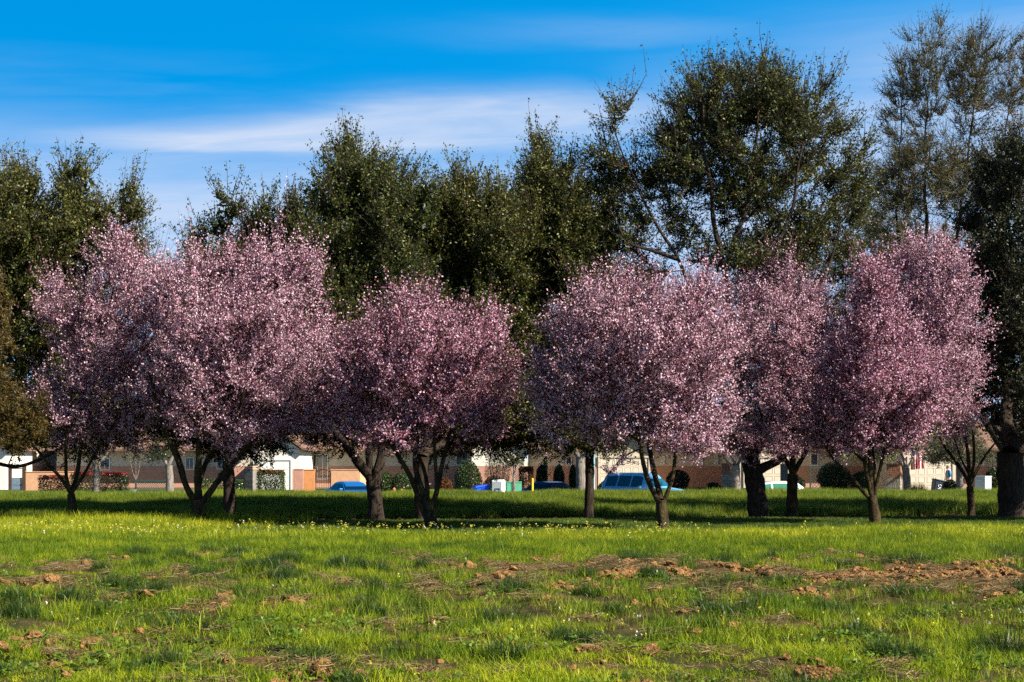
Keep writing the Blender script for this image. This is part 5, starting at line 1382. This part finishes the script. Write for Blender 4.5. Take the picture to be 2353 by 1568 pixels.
def pts(n, y0, y1, r, margin=3.0, w=1.0):
    """random points in the visible wedge of the field and a margin either side"""
    y = np.sqrt(r.uniform(y0 ** 2, y1 ** 2, n)); hw = y * CX / F + margin
    return r.uniform(-1, 1, n) * hw, y


def area(y0, y1, margin=3.0): return (y1 ** 2 - y0 ** 2) * CX / F + 2 * margin * (y1 - y0)


def build_cover():
    r = np.random.default_rng(77)
    short = [(clump(i, 26, .13, .085, .0055, .6), M['grass_field']) for i in range(4)]
    mid = [(clump(10 + i, 26, .15, .15, .007, .45), M['grass_field']) for i in range(4)]
    yel = [(clump(20 + i, 24, .17, .20, .009, .4), M['grass_yellow']) for i in range(4)]
    lawn = [(clump(30 + i, 34, .20, .06, .009, .5), M['grass_lawn']) for i in range(3)]
    tall = [(clump(40 + i, 44, .10, .24, .008, .35), M['grass_tuft']) for i in range(3)]
    thatch = [(clump(70 + i, 26, .14, .07, .006, .9), M['thatch']) for i in range(3)]
    brt = [(clump(80 + i, 26, .14, .10, .007, .6), M['grass_bright']) for i in range(4)]
    kinds = short + mid + yel + lawn + tall + thatch + brt      # 0-3, 4-7, 8-11, 12-14, 15-17, 18-20, 21-24
    allP, allS, allI = [], [], []

    def add(x, y, lo, hi, s):
        z = G(x, y); n = len(x)
        allP.append(np.stack([x, y, z], 1)); allI.append(r.integers(lo, hi, n)); s = s * r.uniform(.75, 1.3, n)
        allS.append(np.stack([np.maximum(s, .8), np.maximum(s, .8), s], 1))
    # front of field: short, patchy
    for (y0, y1, dens) in ((10.5, 16, 135), (16, 22, 115), (22, 30, 95)):
        n = int(area(y0, y1) * dens); x, y = pts(n, y0, y1, r)
        s = soil(x, y); k = r.uniform(0, 1, n) > s * .80
        x, y = x[k], y[k]
        thin = sst(.58, .42, vn2(x * 1.9, y * 1.3, 58) * .6 + vn2(x * 5, y * 4, 59) * .4)
        k = r.uniform(0, 1, len(x)) > .55 * thin; x, y, thin = x[k], y[k], thin[k]
        h = .45 + .75 * vn2(x * .8, y * .8, 51) + .5 * sst(.55, .8, vn2(x * 2.2, y * 1.6, 52)); h = h * (1 - .45 * sst(20, 22, y) * sst(27, 25, y))
        h = h * (.30 + 1.15 * vn2(x * 3.1, y * 2.4, 60)) * .88
        br = r.uniform(0, 1, len(x)); wb = sst(18, 15, y) * .75 + .15 * sst(.5, .7, vn2(x * .7, y * .5, 62)); wt = .10 + .28 * sst(14.8, 16.5, y) * sst(26, 21, y) + .50 * soil(x, y) + .5 * thin * (.5 + .8 * sst(15, 18, y) * sst(27, 23, y))
        kb = br < wb; kt = (br > 1 - wt) & ~kb; kg = ~(kb | kt)
        add(x[kg], y[kg], 0, 4, h[kg]); add(x[kb], y[kb], 21, 25, h[kb] * .9); add(x[kt], y[kt], 18, 21, np.minimum(h[kt], .9))
        k = r.uniform(0, 1, len(x)) < .30 * sst(.45, .7, vn2(x * 1.1, y * 1.1, 53)) ; add(x[k], y[k], 4, 8, .75 + .3 * vn2(x[k], y[k], 3))
    # middle band
    n = int(area(27, 37) * 75); x, y = pts(n, 27, 37, r); k = r.uniform(0, 1, n) > soil(x, y) * .9; x, y = x[k], y[k]
    add(x, y, 4, 8, (.35 + .6 * vn2(x * .9, y * .5, 54) + .35 * vn2(x * 2.6, y * 1.6, 56)) * (.6 + .4 * sst(27, 31, y)))
    # yellow green far band up to the edge of the field; mown strip on the right
    n = int(area(34, 50) * 62); x, y = pts(n, 34, 50, r, 4); t = y - edge(x)
    mown = sst(-12.5, -5, x - 0) * sst(-10.5, -8.5, t + 2.2 * vn2(x * .25, y * 0 + 1, 61) - .8 * sst(4, 12, x))
    keep = (t < .35) & (r.uniform(0, 1, n) < sst(33.5, 37, y) + .1)
    x, y, t, mown = x[keep], y[keep], t[keep], mown[keep]
    ym = r.uniform(0, 1, len(x)) > mown
    hgt = .4 + .45 * vn2(x * .6, y * .6, 55) + .35 * vn2(x * 2.2, y * 1.2, 63); hgt = hgt + .45 * sst(-3.0, -.6, t[:]) * sst(-2, -8, x)
    add(x[ym], y[ym], 8, 12, hgt[ym]); add(x[~ym], y[~ym], 12, 15, .9 + .3 * vn2(x[~ym], y[~ym], 2))
    # lone tufts
    n = 150; x, y = pts(n, 11, 30, r); sz = r.uniform(.12, .34, n)
    for q in range(16):
        qa = r.uniform(0, 2 * PI, n); qr = np.sqrt(r.uniform(0, 1, n)); add(x + np.cos(qa) * qr * sz, y + np.sin(qa) * qr * sz, 15, 18, (.35 + 1.0 * sz * 1.6) * (1 - .55 * qr ** 2))
    P = np.concatenate(allP); S = np.concatenate(allS); I = np.concatenate(allI)
    R = np.stack([r.normal(size=len(P)) * .06, r.normal(size=len(P)) * .06, r.uniform(0, 2 * PI, len(P))], 1)
    scatter('field_grass', 'short rough green grass covering the field in the foreground', 'grass', kinds, P, R, S, I)
    # bank
    kinds = [(clump(60 + i, 30, .22, .30, .011, .35), M['grass_bank']) for i in range(5)]
    y = r.uniform(51, 73, 46000); x = r.uniform(-1, 1, len(y)) * (y * CX / F + 5); t = y - edge(x)
    keep = (r.uniform(0, 1, len(x)) < sst(5.0, 8.5, t + 2 * vn2(x * .5, y * .5, 71) - 1)) & (t < 25)
    x, y, t = x[keep], y[keep], t[keep]; s = .55 + .5 * vn2(x * .5, y * .5, 72) + .25 * sst(8, 14, x) * sst(16, 10, t)
    P = np.stack([x, y, G(x, y)], 1); s = s * r.uniform(.7, 1.25, len(x)); S = np.stack([np.maximum(s, .9)] * 2 + [s], 1)
    scatter('bank_grass', 'longer grass growing on the bank behind the trees', 'grass', kinds, P, np.stack([r.normal(size=len(x)) * .05] * 2 + [r.uniform(0, 6.28, len(x))], 1), S, r.integers(0, 5, len(x)))
    # weeds with round leaves
    kinds = [(weed(i), M['weed']) for i in range(4)]
    n = 5200; x, y = pts(n, 10.8, 24, r); c = (vn2(x * .9, y * .9, 81) > .5) & (r.uniform(0, 1, n) < .85 - .5 * sst(16, 24, y)); x, y = x[c], y[c]; n = len(x)
    s = r.uniform(.6, 1.25, n); scatter('broadleaf_weeds', 'small round leaved weeds among the foreground grass', 'weeds', kinds, np.stack([x, y, G(x, y) + .03], 1), np.stack([np.zeros(n)] * 2 + [r.uniform(0, 6.28, n)], 1), np.stack([s] * 3, 1), r.integers(0, 4, n))
    # flowers
    kinds = [(flower(i, 4, .22, .015), M['petal_yellow']) for i in range(3)] + [(flower(9 + i, 3, .18, .014), M['petal_white']) for i in range(2)]
    X_, Y_, I_, S_ = [], [], [], []
    n = 5200; x, y = pts(n, 31.5, 43, r); pxx = x / y * F + CX
    w = np.exp(-((y - 37.0 - .0012 * (1500 - pxx)) / 2.6) ** 2) * (.35 + .65 * sst(.35, .65, vn2(x * .7, y * .7, 91))) * (1 - .80 * sst(1350, 1750, pxx))
    k = r.uniform(0, 1, n) < w * .62; X_.append(x[k]); Y_.append(y[k]); I_.append(np.where(r.uniform(0, 1, k.sum()) < .85, r.integers(0, 3, k.sum()), 3)); S_.append(r.uniform(.7, 1.15, k.sum()))
    n = 900; x, y = pts(n, 14.2, 17.8, r); pxx = x / y * F + CX
    k = r.uniform(0, 1, n) < (.05 + .6 * sst(900, 1300, pxx)) * sst(.4, .6, vn2(x * 1.3, y * 1.3, 92)) * .65; X_.append(x[k]); Y_.append(y[k]); I_.append(np.where(r.uniform(0, 1, k.sum()) < .6, r.integers(0, 3, k.sum()), r.integers(3, 5, k.sum()))); S_.append(r.uniform(.4, .7, k.sum()))
    n = 260; x, y = pts(n, 12, 30, r); k = vn2(x * .6, y * .6, 93) > .5; X_.append(x[k]); Y_.append(y[k]); I_.append(r.integers(0, 5, k.sum())); S_.append(r.uniform(.4, .7, k.sum()))
    x, y = np.concatenate(X_), np.concatenate(Y_); ii = np.concatenate(I_); s = np.concatenate(S_); n = len(x)
    scatter('wildflowers', 'yellow and white wildflowers dotted through the grass', 'wildflowers', kinds, np.stack([x, y, G(x, y) + .01], 1), np.stack([r.normal(size=n) * .1] * 2 + [r.uniform(0, 6.28, n)], 1), np.stack([s] * 3, 1), ii)
    # clods of soil
    kinds = [(clod(i), M['soil_clod']) for i in range(6)]
    n = 60000; x, y = pts(n, 10.8, 31, r); s = soil(x, y); cl = vn2(x * 1.6, y * 1.2, 101)
    k = (s > .4) & (r.uniform(0, 1, n) < (.05 + .5 * sst(.55, .8, cl))); x, y, cl = x[k], y[k], cl[k]; n = len(x)
    sz = .012 + .05 * r.uniform(0, 1, n) ** 3 + .045 * (r.uniform(0, 1, n) < .10) * sst(.45, .75, cl)
    z = G(x, y) + .06 * soil(x, y) * vn2(x * 4, y * 4, 31) + sz * .25
    # heaps: small clods piled
    hx, hy = pts(420, 12, 29, r); kk = soil(hx, hy) > .5; hx, hy = hx[kk], hy[kk]; m_ = 55
    hx, hy = hx[:230], hy[:230]; hpx = hx / hy * F + CX; hr = .05 + (.05 + .17 * sst(20, 21, hy) * sst(29, 27, hy) * sst(1100, 1700, hpx) + .05 * (hy < 15)) * r.uniform(0, 1, len(hx)) ** 1.3; m_ = 80
    px_, py_, pz_, ps_ = [], [], [], []
    for a, b, c in zip(hx, hy, hr):
        th = r.uniform(0, 2 * PI, m_); q = r.uniform(0, 1, m_) ** .6; xx = a + np.cos(th) * q * c * 1.9; yy = b + np.sin(th) * q * c * 1.3
        px_.append(xx); py_.append(yy); pz_.append(G(xx, yy) + c * .50 * (1 - q ** 1.5) * r.uniform(.7, 1.1, m_) + .01); ps_.append(r.uniform(.016, .042, m_) * (.8 + c * 3.2))
    x = np.concatenate([x] + px_); y = np.concatenate([y] + py_); z = np.concatenate([z] + pz_); sz = np.concatenate([sz] + ps_); n = len(x)
    scatter('soil_clods', 'reddish brown clods of dug soil lying in the field', 'soil', kinds, np.stack([x, y, z], 1), r.uniform(-.6, .6, (n, 3)) + np.stack([np.zeros(n)] * 2 + [r.uniform(0, 6, n)], 1), np.stack([sz * r.uniform(.8, 1.5, n), sz * r.uniform(.8, 1.3, n), sz], 1), r.integers(0, 6, n))
    kinds = [(straw(i), M['straw']) for i in range(5)]
    n = 9000; x, y = pts(n, 10.8, 30, r); s = soil(x, y); k = r.uniform(0, 1, n) < .04 + .30 * sst(.1, .8, s); x, y = x[k], y[k]; n = len(x); ss = r.uniform(.6, 1.3, n)
    scatter('dead_straw', 'pale dead grass stalks strewn over the bare soil', 'straw', kinds, np.stack([x, y, G(x, y) + .02 + .04 * soil(x, y)], 1), np.stack([r.normal(size=n) * .1] * 2 + [r.uniform(0, 6.28, n)], 1), np.stack([ss] * 3, 1), r.integers(0, 5, n))
    # bark mulch under the oaks
    kinds = [(clod(20 + i, 1), M['g_mulch']) for i in range(3)]
    y = r.uniform(44, 58, 14000); x = r.uniform(-1, 1, len(y)) * (y * CX / F + 4); t = y - edge(x); k = (t > .2) & (t < 7.5); x, y = x[k], y[k]; n = len(x); sz = r.uniform(.02, .07, n)
    scatter('bark_mulch', 'dark bark mulch lying under the oaks at the foot of the bank', 'mulch', kinds, np.stack([x, y, G(x, y)], 1), r.uniform(0, 3, (n, 3)), np.stack([sz * 1.6, sz, sz * .6], 1), r.integers(0, 3, n))


# ------------------------------------------------------------------ light, sky, camera
SUN = Vector((.87, -.50, 0)).normalized(); EL = math.radians(38)
S = Vector((SUN.x * math.cos(EL), SUN.y * math.cos(EL), math.sin(EL)))


def build_light():
    l = bpy.data.lights.new('sun', 'SUN'); l.energy = 5.0; l.angle = math.radians(.5); l.color = (1, .93, .80)
    o = bpy.data.objects.new('sun', l); COL.objects.link(o); o.rotation_euler = S.to_track_quat('Z', 'Y').to_euler(); o.location = (30, -20, 40)
    w = bpy.data.worlds.new('World'); sc.world = w; w.use_nodes = True; nt = w.node_tree; nt.nodes.clear()
    N = nt.nodes; Lk = nt.links.new
    out = N.new('ShaderNodeOutputWorld'); bg = N.new('ShaderNodeBackground'); bg.inputs['Strength'].default_value = .125
    tc = N.new('ShaderNodeTexCoord'); sp = N.new('ShaderNodeSeparateXYZ'); Lk(tc.outputs['Generated'], sp.inputs[0])

    def m(op, a, b=None, c=None, clamp=False):
        n = N.new('ShaderNodeMath'); n.operation = op; n.use_clamp = clamp
        for i, v in enumerate((a, b, c)):
            if v is None: continue
            if isinstance(v, (int, float)): n.inputs[i].default_value = v
            else: Lk(v, n.inputs[i])
        return n.outputs[0]
    zz = m('MULTIPLY_ADD', sp.outputs[2], 3.2, .22)
    cb = N.new('ShaderNodeCombineXYZ'); Lk(sp.outputs[0], cb.inputs[0]); Lk(sp.outputs[1], cb.inputs[1]); Lk(zz, cb.inputs[2])
    nv = N.new('ShaderNodeVectorMath'); nv.operation = 'NORMALIZE'; Lk(cb.outputs[0], nv.inputs[0])
    sky = N.new('ShaderNodeTexSky'); sky.sky_type = 'NISHITA'; sky.sun_disc = False; sky.sun_elevation = EL; sky.sun_rotation = math.atan2(S.x, S.y)
    sky.air_density = 1.0; sky.dust_density = .3; sky.ozone_density = 2.0; sky.altitude = 200
    Lk(nv.outputs[0], sky.inputs[0])
    hs = N.new('ShaderNodeHueSaturation'); hs.inputs['Hue'].default_value = .487; hs.inputs['Saturation'].default_value = 1.5; hs.inputs['Value'].default_value = 1.3
    Lk(sky.outputs[0], hs.inputs['Color'])
    # thin cirrus by direction: u = azimuth, v = elevation
    u = m('ARCTAN2', sp.outputs[0], sp.outputs[1]); v = sp.outputs[2]
    c2 = N.new('ShaderNodeCombineXYZ'); Lk(m('MULTIPLY', u, 4.0), c2.inputs[0]); Lk(m('MULTIPLY', v, 26.0), c2.inputs[1])
    nz = N.new('ShaderNodeTexNoise'); nz.inputs['Scale'].default_value = 1.0; nz.inputs['Detail'].default_value = 6; nz.inputs['Roughness'].default_value = .52; nz.inputs['Distortion'].default_value = .5; Lk(c2.outputs[0], nz.inputs['Vector'])
    nf = nz.outputs['Fac']

    def gauss(x, c, wd):
        d_ = m('DIVIDE', m('SUBTRACT', x, c), wd); return m('EXPONENT', m('MULTIPLY', m('MULTIPLY', d_, d_), -1.0))
    vw = m('ADD', v, m('MULTIPLY', m('SUBTRACT', nf, .5), .035))
    cen = m('MULTIPLY_ADD', u, .06, .199)
    st1 = m('MULTIPLY', m('MULTIPLY', gauss(vw, cen, .013), gauss(u, -.08, .19)), 1.5, clamp=True)
    st2 = m('MULTIPLY', gauss(vw, .225, .030), gauss(u, .30, .14))
    st3 = m('MULTIPLY', m('MULTIPLY', gauss(vw, .252, .008), gauss(u, .08, .10)), .18)
    lowc = m('MULTIPLY', m('SUBTRACT', 1.0, m('DIVIDE', m('SUBTRACT', vw, .150), .062, clamp=True)), .85)
    wis = m('MULTIPLY', m('MULTIPLY', m('SUBTRACT', nf, .47), 3.0, clamp=True), m('SUBTRACT', 1.0, m('DIVIDE', m('SUBTRACT', v, .15), .09, clamp=True)))
    lowr = m('MULTIPLY', m('MULTIPLY', m('DIVIDE', m('SUBTRACT', .245, vw), .045, clamp=True), m('DIVIDE', m('SUBTRACT', u, .04), .09, clamp=True)), .72)
    lowc = m('MAXIMUM', lowc, lowr)
    cl = m('MAXIMUM', m('MAXIMUM', m('MULTIPLY', st1, .95), m('MULTIPLY', st2, .6)), m('MAXIMUM', st3, m('MAXIMUM', lowc, m('MULTIPLY', wis, .7))))
    c3 = N.new('ShaderNodeCombineXYZ'); Lk(m('MULTIPLY_ADD', v, 14.0, m('MULTIPLY', u, 7.0)), c3.inputs[0]); Lk(m('MULTIPLY_ADD', u, -7.0, m('MULTIPLY', v, 95.0)), c3.inputs[1])
    nz2 = N.new('ShaderNodeTexNoise'); nz2.inputs['Scale'].default_value = 1.0; nz2.inputs['Detail'].default_value = 8; nz2.inputs['Roughness'].default_value = .62; nz2.inputs['Distortion'].default_value = .8; Lk(c3.outputs[0], nz2.inputs['Vector'])
    cl = m('MULTIPLY', cl, m('MULTIPLY', m('MULTIPLY_ADD', nf, .8, .55), m('MULTIPLY_ADD', nz2.outputs['Fac'], .9, .45)), clamp=True)
    mx = N.new('ShaderNodeMixRGB'); mx.inputs[2].default_value = (2.4, 2.75, 3.4, 1); Lk(cl, mx.inputs[0]); Lk(hs.outputs[0], mx.inputs[1])
    zen = m('SUBTRACT', 1.0, m('MULTIPLY', m('DIVIDE', m('SUBTRACT', v, .265), .16, clamp=True), .86))  # sky above the view darkened to keep the ambient fill low
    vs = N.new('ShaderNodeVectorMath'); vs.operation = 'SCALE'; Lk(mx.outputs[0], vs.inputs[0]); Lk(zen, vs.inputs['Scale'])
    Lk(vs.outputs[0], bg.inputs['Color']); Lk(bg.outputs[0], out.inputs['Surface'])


def build_camera():
    c = bpy.data.cameras.new('camera'); c.lens = F / 2353 * 36; c.sensor_width = 36; c.shift_y = (YH - 784) / 2353; c.clip_end = 5000; c.clip_start = .1
    o = bpy.data.objects.new('camera', c); COL.objects.link(o); o.location = (0, 0, CAMH); o.rotation_euler = (PI / 2, 0, 0); sc.camera = o
    sc.view_settings.view_transform = 'Standard'; sc.view_settings.look = 'None'; sc.view_settings.exposure = 1.15; sc.view_settings.gamma = 1
    sc.cycles.max_bounces = 6; sc.cycles.diffuse_bounces = 2; sc.cycles.transmission_bounces = 3; sc.cycles.transparent_max_bounces = 4
    sc.cycles.use_denoising = False
    sc.cycles.sample_clamp_indirect = 6
    sc.render.resolution_x = 1024; sc.render.resolution_y = 682


build_ground()
build_plums()
build_oaks()
build_street_trees()
build_bushes()
build_houses()
build_cars()
build_furniture()
build_person()
build_cover()
build_light()
build_camera()
